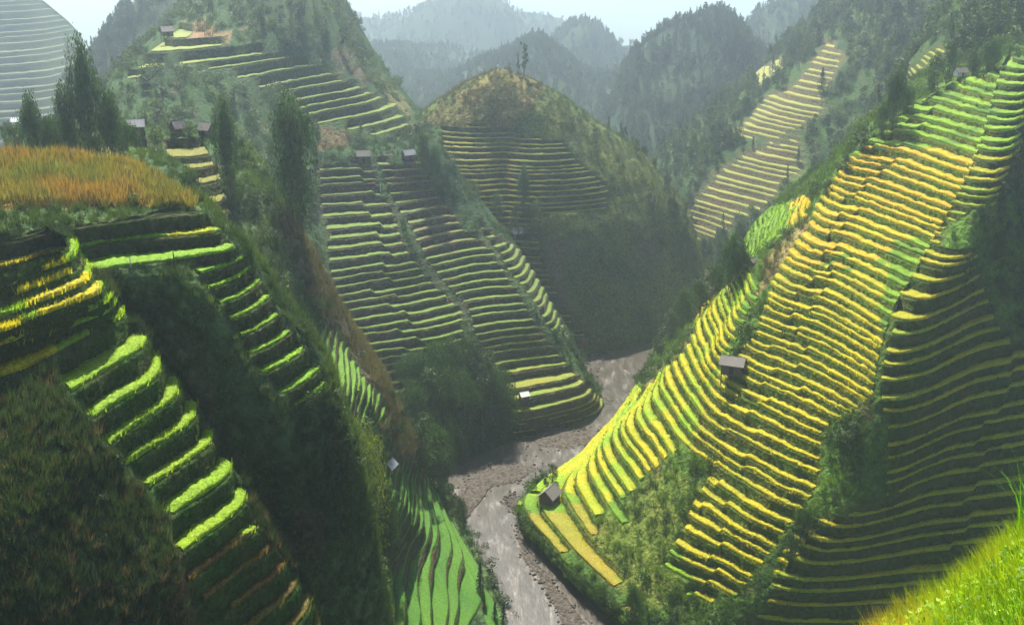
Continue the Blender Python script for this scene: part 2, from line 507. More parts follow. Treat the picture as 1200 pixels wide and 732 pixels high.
terL1 = [[(-260,340),(0,305),(95,280),(120,330),(172,395),(235,480),(280,560),(300,605),(262,628),(233,640),(190,590),(148,545),(112,498),(86,462),(62,446),(0,446),(-260,500)],
         [(215,640),(300,615),(395,740),(420,860),(280,860),(225,720)]]
hill('near_left_hill', l1, du=.35, dv=.6, amps=((.35, 22), (.2, 6)), levels=[60,64,68,71,74,77,80,83,86,89,92,95,98,101,104,107,110,113,116,117.8,119.2,120.6,121.8,123.1,124.4,125.6,127], step=2.6, zones=terL1,
     colfn=gcol([([(190,560),(300,600),(400,800),(200,800)], (.10,.045,.025))], wild=(.03,.055,.022), wild2=(.014,.03,.016), wall=(.02,.05,.01), wall2=(.045,.05,.018)),
     ricefn=rcol([([(-260,200),(60,290),(120,320),(110,350),(60,385),(70,440),(-260,480)], YEL, (.42,.40,.02)),
                  ([(-100,355),(40,345),(40,378),(-100,392)], LIME, LIME), ([(150,640),(240,640),(305,615),(400,740),(430,900),(150,900)], (.14,.14,.02), (.17,.09,.03))], default=((.20,.36,.012), (.30,.44,.012)), seg=2),
     rh=.75, wildamp=.4, tuft=9, jit=2)

# ================================================================== left hill with the orange grass top
def l2z(z, sx, D, d0=0):
    return [Z(-250, D-19, z), Z(0, D-14, z), Z(sx-190, D-11, z), Z(sx-100, D-9, z), Z(sx-42, D-7, z), Z(sx, D, z), Z(sx+4, D+13, z), Z(sx-80, D+24, z)]
l2 = [
 l2z(20, 500, 128), l2z(40, 470, 134), l2z(60, 443, 139), l2z(68, 433, 141), l2z(77, 424, 141), l2z(84, 413, 140), l2z(92, 398, 138.5),
 l2z(98, 385, 138), l2z(103, 367, 138), l2z(108.5, 337, 139), l2z(113, 310, 139.5), l2z(117, 287, 140),
 RZ(120.5,(-250,372),(0,338),(100,320),(160,311),(220,303),(266,295))+[Z(272,148,120.5),Z(190,160,120.5)],
 RZ(122.5,(-250,345),(0,314),(70,294),(150,281),(210,277),(252,273))+[Z(256,149,122.5),Z(170,162,122.5)],
 RZ(124.8,(-250,315),(0,286),(90,268),(165,258),(210,252),(234,250))+[Z(238,152,124.8),Z(160,165,124.8)],
 R((-250,290,118),(0,265,128),(90,252,138),(165,248,141),(205,246,143),(224,244.5,143))+[Z(229,155,125),Z(155,168,125)],
 R((-250,252,124),(0,240,133),(90,238,141),(165,239,143),(205,240,144),(222,241,144))+[Z(228,158,125.2),Z(155,172,125.3)],
 R((-250,215,138),(0,210,146),(92,210,150),(163,215,151),(203,226,148),(222,236,146))+[Z(226,162,125.3),Z(152,178,125.6)],
 R((-250,180,150),(0,180,158),(100,184,160),(160,196,160),(200,216,152),(220,232,148))+[Z(223,166,125.4),Z(150,184,126)],
]
terL2 = [[(-260,330),(0,278),(228,247),(242,247),(275,290),(300,320),(330,375),(385,440),(380,480),(345,480),(300,425),(262,360),(235,325),(225,308),(95,325),(0,345),(-260,370)]]
hill('left_hill', l2, du=.45, dv=.8, amps=((.35, 25), (.25, 8)), levels=list(range(20,100,2))+[101,103,106,108.5,110.8,113,115,117,118.8,120.5,122.5,124.8,125.1,125.4,125.8,126.2,126.6,127,127.5,128,128.5,129,129.5,130,130.5,131], step=2.2, zones=terL2,
     colfn=gcol([([(-260,170),(0,170),(120,180),(225,238),(215,243),(0,243),(-260,260)], (.30,.15,.04)),
                 ([(170,380),(230,390),(260,480),(200,520),(150,430)], (.09,.06,.045)),
                 ([(340,590),(390,600),(380,660),(340,650)], (.09,.06,.045))], wild=(.06,.10,.035), wild2=(.022,.045,.022), wall=(.035,.055,.018), wall2=(.05,.045,.025)),
     ricefn=rcol([([(-260,240),(70,260),(70,320),(-260,360)], YEL, (.40,.36,.02)),
                  ([(195,240),(250,240),(262,285),(205,285)], YEL, LIME)], default=((.16,.34,.01), (.22,.42,.01)), seg=3),
     rh=.5, tuft=4, jit=3)

# ================================================================== spur with the huts, down to the bright terraces by the river
l3 = [
 [Z(370,150,-4), Z(440,165,-4), Z(520,190,-4), Z(560,205,-4), Z(603,226,-4), Z(640,245,-4)],
 R((350,800,165),(440,760,190),(500,745,208),(545,735,222),(586,728,229),(600,700,245)),
 R((330,700,165),(415,670,200),(462,655,225),(505,645,246),(548,640,259),(552,615,282)),
 R((300,660,165),(390,620,185),(430,600,205),(475,585,240),(505,565,290),(515,545,315)),
 R((250,580,160),(350,545,178),(400,530,195),(440,525,225),(482,520,268),(475,500,300)),
 R((200,500,165),(300,470,180),(355,455,192),(410,450,218),(450,452,255),(440,430,285)),
 R((140,420,175),(250,390,185),(310,385,195),(360,385,215),(410,390,248),(400,370,275)),
 R((100,330,185),(200,310,195),(270,310,205),(320,310,218),(370,320,242),(365,305,268)),
 R((50,250,205),(170,235,215),(240,240,222),(290,240,228),(330,250,237),(330,240,262)),
 R((0,180,235),(150,182,240),(230,185,240),(272,195,242),(300,205,246),(310,200,275)),
 R((0,150,265),(150,148,258),(220,150,256),(262,160,256),(285,175,256),(300,182,280)),
]
terL3 = [[(140,182),(245,182),(262,215),(285,290),(300,330),(200,340),(100,200)],
         [(338,385),(392,380),(420,425),(450,470),(455,500),(420,505),(375,470),(345,420)],
         [(452,545),(492,535),(515,575),(548,640),(596,740),(470,780),(452,640)],
         [(300,640),(440,640),(450,800),(300,800)]]
hill('hut_spur', l3, du=.7, dv=1.2, amps=((2, 30), (.9, 10)), levels=steps(-4, 125, lambda z: 2.2 if z < 6 else 3.2 if z < 42 else 2.3), zones=terL3,
     colfn=gcol([([(318,245),(345,250),(475,470),(505,560),(470,540),(400,430),(350,330)], (.12,.085,.065)),
                 ([(330,330),(365,380),(350,400),(320,380)], (.11,.075,.055))], wild=(.06,.10,.035), wild2=(.025,.05,.025), wall=(.03,.055,.015), wall2=(.05,.04,.02)),
     ricefn=rcol([([(445,530),(600,530),(600,800),(445,800)], (.045,.17,.008), (.09,.23,.01)),
                  ([(330,370),(460,370),(460,510),(330,510)], (.10,.24,.015), (.14,.30,.02)),
                  ([(300,640),(440,640),(440,800),(300,800)], (.03,.10,.01), (.04,.12,.01))], default=((.17,.20,.03), (.25,.24,.03)), seg=3),
     rh=.5, tuft=2)

# ================================================================== terraced spur in the middle
e = [
 RZ(-4,(480,566),(520,560),(550,540),(600,522),(660,506),(708,495),(706,455)),
 RZ(8,(430,521),(470,515),(520,500),(570,490),(640,478),(690,464),(692,440)),
 RZ(18,(380,471),(420,465),(470,455),(540,440),(610,425),(662,418),(672,400)),
 RZ(30,(240,434),(380,420),(430,408),(510,395),(580,378),(632,372),(645,355)),
 RZ(42,(210,379),(350,365),(410,355),(485,340),(560,325),(602,320),(615,305)),
 RZ(54,(200,319),(340,305),(400,300),(470,290),(535,275),(572,270),(580,258)),
 RZ(66,(190,259),(330,245),(395,240),(455,235),(510,228),(537,225),(545,215)),
 RZ(78,(190,209),(330,195),(390,192),(440,190),(490,188),(507,186),(520,180)),
 R((190,190,460),(330,185,470),(390,182,470),(440,180,470),(490,178,470),(507,178,470),(520,178,480)),
]
terE = [[(372,195),(432,193),(455,240),(480,300),(520,345),(545,370),(540,420),(480,470),(450,470),(415,400),(390,330),(378,250)],
        [(442,193),(492,190),(520,235),(548,268),(580,300),(640,395),(660,420),(710,470),(712,505),(610,515),(600,480),(590,440),(560,400),(548,365),(520,330),(490,290),(462,235)],
        [(560,262),(620,300),(672,400),(645,385),(600,320)]]
hill('middle_spur', e, du=.9, dv=1.6, amps=((2.2, 35), (1.0, 12)), step=2.4, zones=terE,
     colfn=gcol([([(395,215),(450,210),(455,245),(400,250)], (.03,.07,.02))], wild=(.04,.075,.025), wild2=(.02,.04,.02), wall=(.05,.055,.022), wall2=(.09,.06,.045)),
     ricefn=rcol([([(560,400),(720,400),(720,520),(560,520)], (.30,.30,.03), (.20,.30,.03)),
                  ([(445,190),(530,190),(560,290),(500,290)], (.2,.17,.07), (.16,.22,.04))], default=((.12,.20,.03), (.17,.28,.03)), seg=5),
     phase=(.3, .55), rh=.6, tuft=1.2)

# ================================================================== cone hill in the middle distance
th = np.linspace(math.radians(-260), math.radians(75), 34)
cx, cy = -4.0, 480.0
gz = [-4, 14, 30, 45, 55, 64, 72, 79, 86, 92, 97, 101, 104.5]
g_r = [1, .97, .92, .86, .77, .68, .57, .46, .37, .28, .19, .10, .01]
g_n = [1, .87, .73, .60, .51, .43, .37, .31, .26, .20, .15, .09, .01]
f_ = []
for k, z in enumerate(gz):
    row = []
    for t in th:
        c, s = math.cos(t), math.sin(t)
        near = max(0, -s); right = max(0, c); left = max(0, -c); far = max(0, s)
        tot = near + right + left + far
        R0 = (near * 72 + right * 92 + left * 105 + far * 110) / tot
        sh = (near * g_n[k] + right * g_r[k] + left * (.6 * g_n[k] + .4 * g_r[k]) + far * g_r[k]) / tot
        r_ = R0 * sh
        row.append((cx + r_ * c, cy + r_ * s, z))
    f_.append(row)
terF = [[(496,160),(560,148),(650,165),(715,222),(715,250),(640,255),(625,262),(650,340),(690,400),(660,400),(600,310),(545,265),(525,225)]]
hill('cone_hill', f_, du=1.1, dv=1.6, amps=((6, 60), (1.4, 18)), step=1.9, zones=terF,
     colfn=gcol([([(490,150),(520,120),(590,76),(640,100),(600,150),(520,165)], (.17,.14,.05)),
                 ([(640,340),(655,330),(690,410),(670,410)], (.15,.09,.07)), ([(640,260),(665,290),(660,340),(640,300)], (.12,.08,.06)),
                 ([(740,260),(780,270),(770,330),(740,310)], (.09,.07,.06))], wild=(.10,.12,.03), wild2=(.045,.07,.025), wall=(.05,.055,.025)),
     ricefn=rcol([([(500,150),(640,150),(640,300),(540,270)], (.48,.44,.04), (.34,.40,.04))], default=((.22,.28,.03), (.32,.36,.04)), seg=5),  # left-face crop colour lightened to read as sunlit, the rest duller
     rh=.6, tuft=.8)

# ================================================================== big hill behind on the left
d = [
 R((60,215,320),(160,200,325),(280,205,355),(380,197,405),(450,194,425),(498,196,440),(505,190,520)),
 R((60,160,360),(160,150,355),(280,160,385),(380,165,420),(450,165,435),(492,168,450),(500,155,520)),
 R((80,130,400),(150,112,390),(280,115,410),(370,135,430),(440,142,445),(485,150,458),(492,135,530)),
 R((120,105,450),(170,62,430),(270,56,440),(350,76,450),(420,103,460),(464,124,470),(475,110,540)),
 R((135,95,520),(190,38,490),(280,10,480),(360,20,475),(405,55,485),(433,88,490),(450,75,560)),
 R((170,70,600),(215,0,550),(280,-40,530),(340,-40,520),(370,-15,520),(395,20,520),(410,10,600)),
 R((200,40,660),(240,-40,600),(280,-75,580),(320,-75,570),(345,-60,570),(365,-35,570),(380,-50,650)),
]
terD = [[(142,100),(175,60),(200,42),(250,52),(300,58),(400,92),(470,125),(492,168),(480,172),(420,155),(360,150),(330,110),(240,80),(180,80),(160,100)]]
hill('big_left_hill', d, du=1.2, dv=2.0, amps=((3.5, 70), (1.5, 22)), step=3.3, zones=terD, shear=-.05,
     colfn=gcol([([(208,48),(215,28),(250,30),(280,50)], (.28,.17,.10)), ([(385,60),(400,50),(430,90),(425,105)], (.16,.12,.09)),
                 ([(370,150),(405,150),(410,190),(380,195)], (.16,.09,.06)), ([(430,80),(470,110),(490,150),(478,140),(440,100)], (.14,.12,.05))],
                wild=(.04,.075,.025), wild2=(.022,.042,.02), wall=(.035,.055,.02)),
     ricefn=rcol([([(140,40),(260,40),(220,100),(140,110)], (.26,.32,.04), (.26,.32,.04))], default=((.14,.22,.03), (.20,.28,.03)), seg=4),
     rh=.7, tuft=1)

# ================================================================== right: wooded ridge above, and the long mountain behind
j = [
 R((1050,190,470),(1020,195,400),(1060,165,395),(1110,135,385),(1200,105,375),(1400,90,370)),
 R((1065,135,490),(1042,142,430),(1070,112,420),(1120,84,405),(1200,64,395),(1400,50,390)),
 R((1085,85,510),(1062,92,450),(1095,60,440),(1140,30,425),(1200,20,415),(1400,0,410)),
 R((1110,40,530),(1088,42,475),(1115,10,465),(1150,-20,450),(1200,-40,440),(1400,-60,430)),
 R((1140,-10,550),(1118,-10,500),(1140,-35,490),(1180,-55,480),(1230,-70,470),(1400,-75,460)),
]
hill('wooded_ridge', j, du=1.3, dv=2, amps=((3, 50), (1, 15)), step=1.9, zones=[[(1056,110),(1062,85),(1085,62),(1108,52),(1104,84),(1085,108),(1060,132),(1054,125)]],
     colfn=gcol(wild=(.05,.085,.02), wild2=(.025,.05,.015), wall=(.06,.08,.02)),
     ricefn=rcol([], default=((.25,.33,.03), (.30,.30,.03))), rh=.6, tuft=.6)
i_ = [
 R((800,345,640),(830,325,530),(900,310,505),(1000,280,490),(1150,250,480)),
 R((792,300,640),(822,290,545),(900,265,520),(1000,230,505),(1150,200,495)),
 R((775,255,660),(815,245,565),(900,215,545),(1000,190,530),(1150,150,520)),
 R((758,205,700),(800,182,625),(890,152,590),(990,120,575),(1150,75,560)),
 R((800,165,760),(850,122,685),(930,85,640),(1000,60,620),(1150,15,600)),
 R((865,105,800),(905,73,725),(960,40,690),(1010,10,670),(1150,-40,640)),
 R((945,50,840),(975,2,765),(1010,-25,740),(1050,-50,720),(1150,-75,700)),
]
hill('long_mountain', i_, du=1.5, dv=2.2, amps=((9, 80), (3, 25)), step=2.6,
     zones=[[(806,250),(850,195),(935,160),(945,195),(900,240),(818,292)], [(855,160),(900,112),(965,100),(962,132),(905,170)],
            [(925,105),(968,52),(990,62),(968,112)], [(880,82),(915,68),(920,80),(885,105)]],
     colfn=gcol([([(925,60),(945,55),(940,80)], (.2,.15,.1)), ([(900,200),(950,195),(940,225)], (.09,.14,.03))], wild=(.04,.075,.02), wild2=(.02,.04,.016), wall=(.10,.10,.05), wall2=(.13,.10,.06)),
     ricefn=rcol([], default=((.38,.38,.06), (.28,.34,.05)), seg=5), rh=.6, tuft=.5)
# ================================================================== far hills
FAR = {}
def farhill(name, rows, du, col_a, col_b, amps=((12, 90), (5, 30)), terr=None):
    G = dense(rows, du, du, mono=False)
    n = grid_normals(G)
    for a, s in amps: G = G + n * (a * fbm(G, s, 3))[..., None]
    nv, nu = G.shape[:2]
    idx = np.arange(nv * nu).reshape(nv, nu)
    q = np.stack([idx[:-1, :-1], idx[:-1, 1:], idx[1:, 1:], idx[1:, :-1]], -1).reshape(-1, 4)
    c = mixc(col_a, col_b, .5 + fbm(G, 40, 4))
    o = link(name, mesh(name, G, q, [M['ground']], c)); tag(o, kind='structure')
    V = G.reshape(-1, 3); HILLS[name] = (V, q)
    e1 = V[q[:, 2]] - V[q[:, 0]]; e2 = V[q[:, 3]] - V[q[:, 1]]
    nn = np.cross(e1, e2); ar = .5 * np.linalg.norm(nn, axis=1); nn /= np.maximum(2 * ar[:, None], 1e-9)
    cm_ = V[q].mean(1); CORN[id(cm_)] = V[q]; FAR[name] = (cm_, ar, nn)
def ridge(pts, foot, D0, D1, back=250):
    """skyline points, foot height py, nearer distance of the foot"""
    f = [W(x, foot, D0) for x, y in pts]
    m1 = [W(x, y + (foot - y) * .55, D0 + (D1 - D0) * .4) for x, y in pts]
    m2 = [W(x, y + (foot - y) * .16, D0 + (D1 - D0) * .8) for x, y in pts]
    t = [W(x, y, D1) for x, y in pts]
    b = [(p[0] * 1.1, p[1] + back, p[2] - back * .6) for p in t]
    b = [(p[0], p[1], max(p[2], -8)) for p in b]
    return [f, m1, m2, t, b]
GF = (.02, .038, .02); GF2 = (.035, .055, .025)
farhill('forest_hill', ridge([(690,190),(725,130),(745,88),(775,62),(820,42),(848,34),(885,70),(930,110),(990,140)], 245, 760, 930), 7, GF, GF2)
farhill('forest_ridge', ridge([(430,160),(490,140),(530,112),(560,88),(600,74),(635,56),(655,70),(685,92),(700,100),(725,98),(745,98),(790,120)], 230, 860, 1120), 9, GF, GF2)
farhill('distant_hill', ridge([(350,90),(410,82),(440,74),(470,76),(500,92),(530,112),(570,130)], 200, 1200, 1400), 12, GF, GF2)
farhill('pale_mountain', ridge([(380,80),(440,50),(490,22),(530,-5),(580,4),(620,45),(660,90)], 160, 1800, 2150), 18, GF, GF2, amps=((20,150),(8,50)))
farhill('pointed_hill', ridge([(630,100),(655,68),(672,48),(692,44),(718,62),(738,88),(770,120)], 160, 1350, 1500), 12, GF, GF2)
farhill('blue_ridge', ridge([(840,90),(876,45),(900,22),(935,8),(980,-12),(1040,-40),(1150,-50)], 180, 1150, 1350), 12, GF, GF2)
rows_f = ridge([(-200,-60),(-60,-55),(0,-25),(55,5),(85,38),(102,75),(125,120),(150,150)], 260, 800, 1150)[:4]
hill('far_left_mountain', rows_f, du=4, dv=6, amps=((10, 90), (4, 30)), levels=steps(-60, 165, lambda z: 5.0), zones=[[(-200,-60),(0,-40),(80,20),(95,70),(90,140),(60,200),(-200,220)]],
     colfn=gcol(wild=(.05,.08,.035), wild2=(.03,.05,.03), wall=(.05,.075,.035), wall2=(.07,.08,.04)), ricefn=rcol([], default=((.09,.13,.04), (.12,.16,.05)), seg=4), rh=1.2, tuft=0, step=5)  # crop colours kept close to the banks', painting in some haze
farhill('wooded_hill', ridge([(90,110),(125,62),(150,28),(190,0),(240,-30),(290,-40),(330,20),(350,120)], 170, 620, 800), 7, GF, GF2)

# valley floor: one sheet out to the horizon
def sheet(name, pts, z, m, kind='structure'):
    V = [(x, y, z) for x, y in pts]
    me = bpy.data.meshes.new(name); me.from_pydata(V, [], [list(range(len(V)))]); me.materials.append(m)
    o = link(name, me); tag(o, kind=kind); return o
M['soil'] = plain('valley_soil', (.06, .075, .04), .95, .1)
rowsG = [[(x * k, y, z) for x in (-1, -.5, 0, .5, 1)] for k, y, z in ((3800,-150,-9),(3800,400,-9),(3800,700,-9),(3800,900,-45),(3800,1200,-110),(3800,1800,-200),(3900,3000,-260),(3950,6000,-60),(3980,9000,200),(3980,13000,420))]
GG = dense(rowsG, 120, 120, mono=False)
GG[..., 2] += np.clip((GG[..., 1] - 900) / 1500, 0, 1) * 60 * fbm(GG, 900, 3)
ii = np.arange(GG.shape[0] * GG.shape[1]).reshape(GG.shape[:2])
o = link('ground', mesh('ground', GG, np.stack([ii[:-1, :-1], ii[:-1, 1:], ii[1:, 1:], ii[1:, :-1]], -1).reshape(-1, 4), [M['soil']], smooth=True)); tag(o, kind='structure')

# ------------------------------------------------------------------ river
def rivermat():
    m, N, L = mat('river_water')
    out = N.new('ShaderNodeOutputMaterial'); bs = N.new('ShaderNodeBsdfPrincipled')
    g_ = N.new('ShaderNodeNewGeometry')
    mp = N.new('ShaderNodeMapping'); mp.inputs['Scale'].default_value = (.5, .13, .5); mp.inputs['Rotation'].default_value = (0, 0, .35)
    L.new(g_.outputs['Position'], mp.inputs[0])
    n1 = N.new('ShaderNodeTexNoise'); n1.inputs['Scale'].default_value = .8; n1.inputs['Detail'].default_value = 4; n1.inputs['Roughness'].default_value = .7
    n1.inputs['Distortion'].default_value = .15
    L.new(mp.outputs[0], n1.inputs['Vector'])
    cr = N.new('ShaderNodeValToRGB')
    cr.color_ramp.elements[0].position = .40; cr.color_ramp.elements[0].color = (.030, .025, .018, 1)
    cr.color_ramp.elements[1].position = .70; cr.color_ramp.elements[1].color = (.11, .10, .088, 1)
    e_ = cr.color_ramp.elements.new(.56); e_.color = (.038, .032, .025, 1)
    L.new(n1.outputs['Fac'], cr.inputs[0]); L.new(cr.outputs[0], bs.inputs['Base Color'])
    rr = N.new('ShaderNodeMapRange'); rr.inputs[1].default_value = .45; rr.inputs[2].default_value = .7; bs.inputs['Specular IOR Level'].default_value = .35; rr.inputs[3].default_value = .3; rr.inputs[4].default_value = .4
    L.new(n1.outputs['Fac'], rr.inputs[0]); L.new(rr.outputs[0], bs.inputs['Roughness'])
    n2 = N.new('ShaderNodeTexNoise'); n2.inputs['Scale'].default_value = 2.6; n2.inputs['Detail'].default_value = 6
    L.new(mp.outputs[0], n2.inputs['Vector'])
    b = N.new('ShaderNodeBump'); b.inputs['Distance'].default_value = .09; b.inputs['Strength'].default_value = 1
    L.new(n2.outputs['Fac'], b.inputs['Height']); L.new(b.outputs[0], bs.inputs['Normal'])
    L.new(bs.outputs[0], out.inputs[0])
    return m
M['water'] = rivermat()
rl = [(560,780),(558,700),(530,650),(505,595),(500,570),(540,545),(600,515),(670,500),(680,450),(660,410),(720,395),(790,350),(830,300),(840,250)]
rr_ = [(760,780),(720,740),(675,690),(640,640),(612,600),(660,565),(700,540),(745,510),(760,470),(765,440),(780,410),(830,370),(870,310),(870,250)]
Lp = [WZ(x, y, 0)[:2] for x, y in rl]; Rp = [WZ(x, y, 0)[:2] for x, y in rr_]
sheet('river', Lp + Rp[::-1], 0.0, M['water'])

M['gravel'] = plain('river_gravel', (.052, .045, .038), .95, 1.1, .35, 1.7, bump=.5)
M['gravel'].node_tree.nodes['Principled BSDF'].inputs['Specular IOR Level'].default_value = .1
def bar(pts, seed):
    """low gravel bank in the river bed: mounded sheet of stones"""
    P = np.array([WZ(x, y, 0)[:2] for x, y in pts]); c = P.mean(0); rows = []
    n = len(P); t = np.linspace(0, n, n * 8, endpoint=False); k = t.astype(int); f = (t - k)[:, None]
    O = P[k] * (1 - f) + P[(k + 1) % n] * f
    for s in np.linspace(1, 0, 10):
        z = -.25 + .6 * (1 - s ** 2.5)
        q = c + (O - c) * s; rows.append(np.stack([q[:, 0], q[:, 1], np.full(len(q), z)], 1))
    G = np.array(rows); G[1:, :, 2] += .25 * fbm(G[1:], 2.5, 3)
    G[:-1, :, :2] += (.8 * np.stack([fbm(G[:-1], 4, 2), fbm(G[:-1] + 40, 4, 2)], -1))
    nu = G.shape[1]; idx = np.arange(10 * nu).reshape(10, nu); j = np.roll(idx, -1, 1)
    q = np.stack([idx[:-1], j[:-1], j[1:], idx[1:]], -1).reshape(-1, 4)
    o = link('gravel_bank', mesh('gravel_bank', G, q, [M['gravel']], smooth=True)); tag(o, kind='structure')
    return O
BARS = [bar([(520,590),(545,560),(580,540),(615,533),(640,545),(612,562),(575,572),(550,600),(535,625)], 1),
        bar([(588,588),(600,575),(612,590),(604,604)], 2),
        bar([(600,610),(625,655),(665,700),(705,748),(665,745),(636,690),(606,645)], 3),
        bar([(640,500),(700,500),(712,516),(660,530),(615,525)], 4),
        bar([(690,420),(700,412),(712,414),(700,440),(694,450)], 5),
        bar([(515,575),(535,610),(560,650),(590,715),(578,720),(540,665),(512,610)], 6)]

# loose stones on the gravel and in the shallows
def rock(k):
    r = np.random.default_rng(k); import bmesh
    bm = bmesh.new(); bmesh.ops.create_icosphere(bm, subdivisions=2, radius=.5)
    V = np.array([v.co[:] for v in bm.verts]); Q = [[v.index for v in f.verts] for f in bm.faces]; bm.free()
    V = V * (1 + .45 * fbm(V + 10 * k, .45, 3))[:, None] * np.array([1, .8, .55])
    return V, Q
# ================================================================== plants
def card_leaves(P, Nn, size, jit=.6, asp=.55, hang=0.):
    """one leaf-shaped quad per point"""
    n = len(P)
    a = rng.normal(size=(n, 3)); Nn = Nn + jit * a
    if hang: Nn[:, 2] *= (1 - hang)
    Nn /= np.maximum(np.linalg.norm(Nn, axis=1, keepdims=True), 1e-6)
    up = rng.normal(size=(n, 3)) * (1 - hang) * .8 + np.array([0, 0, -1.0]) * (hang + .15)
    t = up - (up * Nn).sum(1, keepdims=True) * Nn
    t /= np.maximum(np.linalg.norm(t, axis=1, keepdims=True), 1e-6)
    b = np.cross(Nn, t)
    s = (size * (.7 + .6 * rng.random(n)))[:, None]
    V = np.stack([P - t * s * .5, P + b * s * asp * .5, P + t * s * .5, P - b * s * asp * .5], 1).reshape(-1, 3)
    return V, np.arange(n * 4).reshape(-1, 4)

def sph(n):
    d = rng.normal(size=(n, 3)); return d / np.linalg.norm(d, axis=1, keepdims=True)

def clumps(cs, rs, per, leaf, squash=.8, hang=0., asp=.55):
    Ps, Ns = [], []
    for c, r in zip(cs, rs):
        k = max(6, int(per * r * r)); d = sph(k)
        rad = r * (.55 + .5 * rng.random((k, 1)) ** .5)
        p = d * rad; p[:, 2] *= squash
        Ps.append(p + c); Ns.append(d)
    return card_leaves(np.concatenate(Ps), np.concatenate(Ns), leaf, .7, asp, hang)

def shrub_proto(k):
    cs, rs = [], []
    for _ in range(6 + k):
        a = rng.random() * 6.28; r = rng.random() ** .5 * .55
        cs.append((r * math.cos(a), r * math.sin(a), .3 + rng.random() * (.75 - .6 * r))); rs.append(.24 + .2 * rng.random())
    return clumps(np.array(cs), rs, 260, .17, .85)

def plume_tree(H, Wd, n=26, leaf=.5, per=60):
    """tall drooping plumes on many culms"""
    Ps, Ns = [], []
    for _ in range(n):
        a = rng.random() * 6.28; rb = rng.random() ** .6 * Wd * .42
        x, y = rb * math.cos(a), rb * math.sin(a)
        top = H * (1 - .62 * (rb / (Wd * .5)) ** 1.6 * rng.random() ** .7) * (.72 + .28 * rng.random())
        L_ = H * (.16 + .22 * rng.random())
        out_ = Wd * (.10 + .12 * rng.random())
        t = rng.random(int(per)) 
        rr = out_ * np.sin(t * 2.2) ; zz = top - L_ * t ** 1.4
        w_ = Wd * .06 * (1 - .4 * t) + .12
        p = np.stack([x + math.cos(a) * rr, y + math.sin(a) * rr, zz], 1) + rng.normal(size=(len(t), 3)) * w_[:, None]
        Ps.append(p); Ns.append(p * np.array([1, 1, .1]) * .3 + np.array([math.cos(a), math.sin(a), .2]))
    # filling mass down the stand
    k = int(n * per * .6); h = rng.random(k) ** .9 * .82; a = rng.random(k) * 6.28
    prof = Wd * .5 * np.clip(1 - (h / .86) ** 4, .12, 1) ** .8 * (.68 + .5 * vnoise(np.stack([a * 1.3, h * 9, 0 * a], 1)))
    r_ = prof * (.55 + .5 * rng.random(k))
    Ps.append(np.stack([r_ * np.cos(a), r_ * np.sin(a), h * H], 1)); Ns.append(np.stack([np.cos(a), np.sin(a), .2 + 0 * a], 1))
    return card_leaves(np.concatenate(Ps), np.concatenate(Ns), leaf, .5, .42, .55)

def broad_tree(H, Wd, per=34, leaf=.55):
    cs, rs = [], []
    for _ in range(34):
        h = .18 + .8 * rng.random(); a = rng.random() * 6.28
        prof = math.sin(min(1, (h - .1) / .9) * 2.6 + .25) ** .8
        r = Wd * .38 * prof * rng.random() ** .5
        cs.append((r * math.cos(a), r * math.sin(a), h * H)); rs.append(Wd * (.10 + .10 * rng.random()))
    return clumps(np.array(cs), rs, per, leaf, .85)

def conifer_tree(H, Wd, layers=11, per=16, leaf=.9):
    Ps, Ns = [], []
    for i in range(layers):
        h = .12 + .86 * i / (layers - 1); R_ = Wd * .5 * (1 - h) ** .75 * (.75 + .45 * rng.random()) + .12
        nb = 7
        for b in range(nb):
            a = rng.random() * 6.28; t = rng.random(per // 2 + 2)
            Ps.append(np.stack([R_ * t * math.cos(a), R_ * t * math.sin(a), h * H - t * t * R_ * .5], 1) + rng.normal(size=(len(t), 3)) * .18)
            Ns.append(np.tile([math.cos(a) * .4, math.sin(a) * .4, .8], (len(t), 1)))
    return card_leaves(np.concatenate(Ps), np.concatenate(Ns), leaf, .5, .5, .3)

def sparse_tree(H, Wd):
    cs, rs = [], []
    for i in range(16):
        h = .3 + .68 * i / 15; a = rng.random() * 6.28; r = Wd * .3 * rng.random()
        cs.append((r * math.cos(a), r * math.sin(a), h * H)); rs.append(Wd * (.12 + .08 * rng.random()) * (1.2 - .6 * h))
    return clumps(np.array(cs), rs, 75, .55, .9)

def taper(path, radii, sides=7):
    V, Q = [], []
    for (p, r) in zip(path, radii):
        for s in range(sides):
            a = 6.283 * s / sides; V.append((p[0] + r * math.cos(a), p[1] + r * math.sin(a), p[2]))
    for k in range(len(path) - 1):
        for s in range(sides):
            a = k * sides; Q.append((a + s, a + (s + 1) % sides, a + sides + (s + 1) % sides, a + sides + s))
    return V, Q
def trunk_mesh(H, kind):
    V, Q = [], []
    def add(p, r):
        v, q = taper(p, r); o = len(V); V.extend(v); Q.extend([tuple(i + o for i in f) for f in q])
    r0 = H * .016 + .08
    if kind == 'plume':
        for k in range(9):
            a = k * .7; b = .5 + .2 * (k % 3)
            add([(b * math.cos(a), b * math.sin(a), -1.5), (b * 1.5 * math.cos(a), b * 1.5 * math.sin(a), H * .5), (b * 2.4 * math.cos(a), b * 2.4 * math.sin(a), H * (.7 + .03 * k % .2))], [.11, .08, .03])
    else:
        add([(0, 0, -1.5), (.1, .05, H * .35), (-.1, .1, H * .65), (0, 0, H * .93)], [r0, r0 * .75, r0 * .45, r0 * .1])
        for k in range(9):
            a = k * 2.4; h = H * (.3 + .065 * k); l = H * .16 * (1.1 - .07 * k)
            add([(0, 0, h), (l * .5 * math.cos(a), l * .5 * math.sin(a), h + l * .35), (l * math.cos(a), l * math.sin(a), h + l * .6)], [r0 * .4, r0 * .25, r0 * .06])
    return V, Q

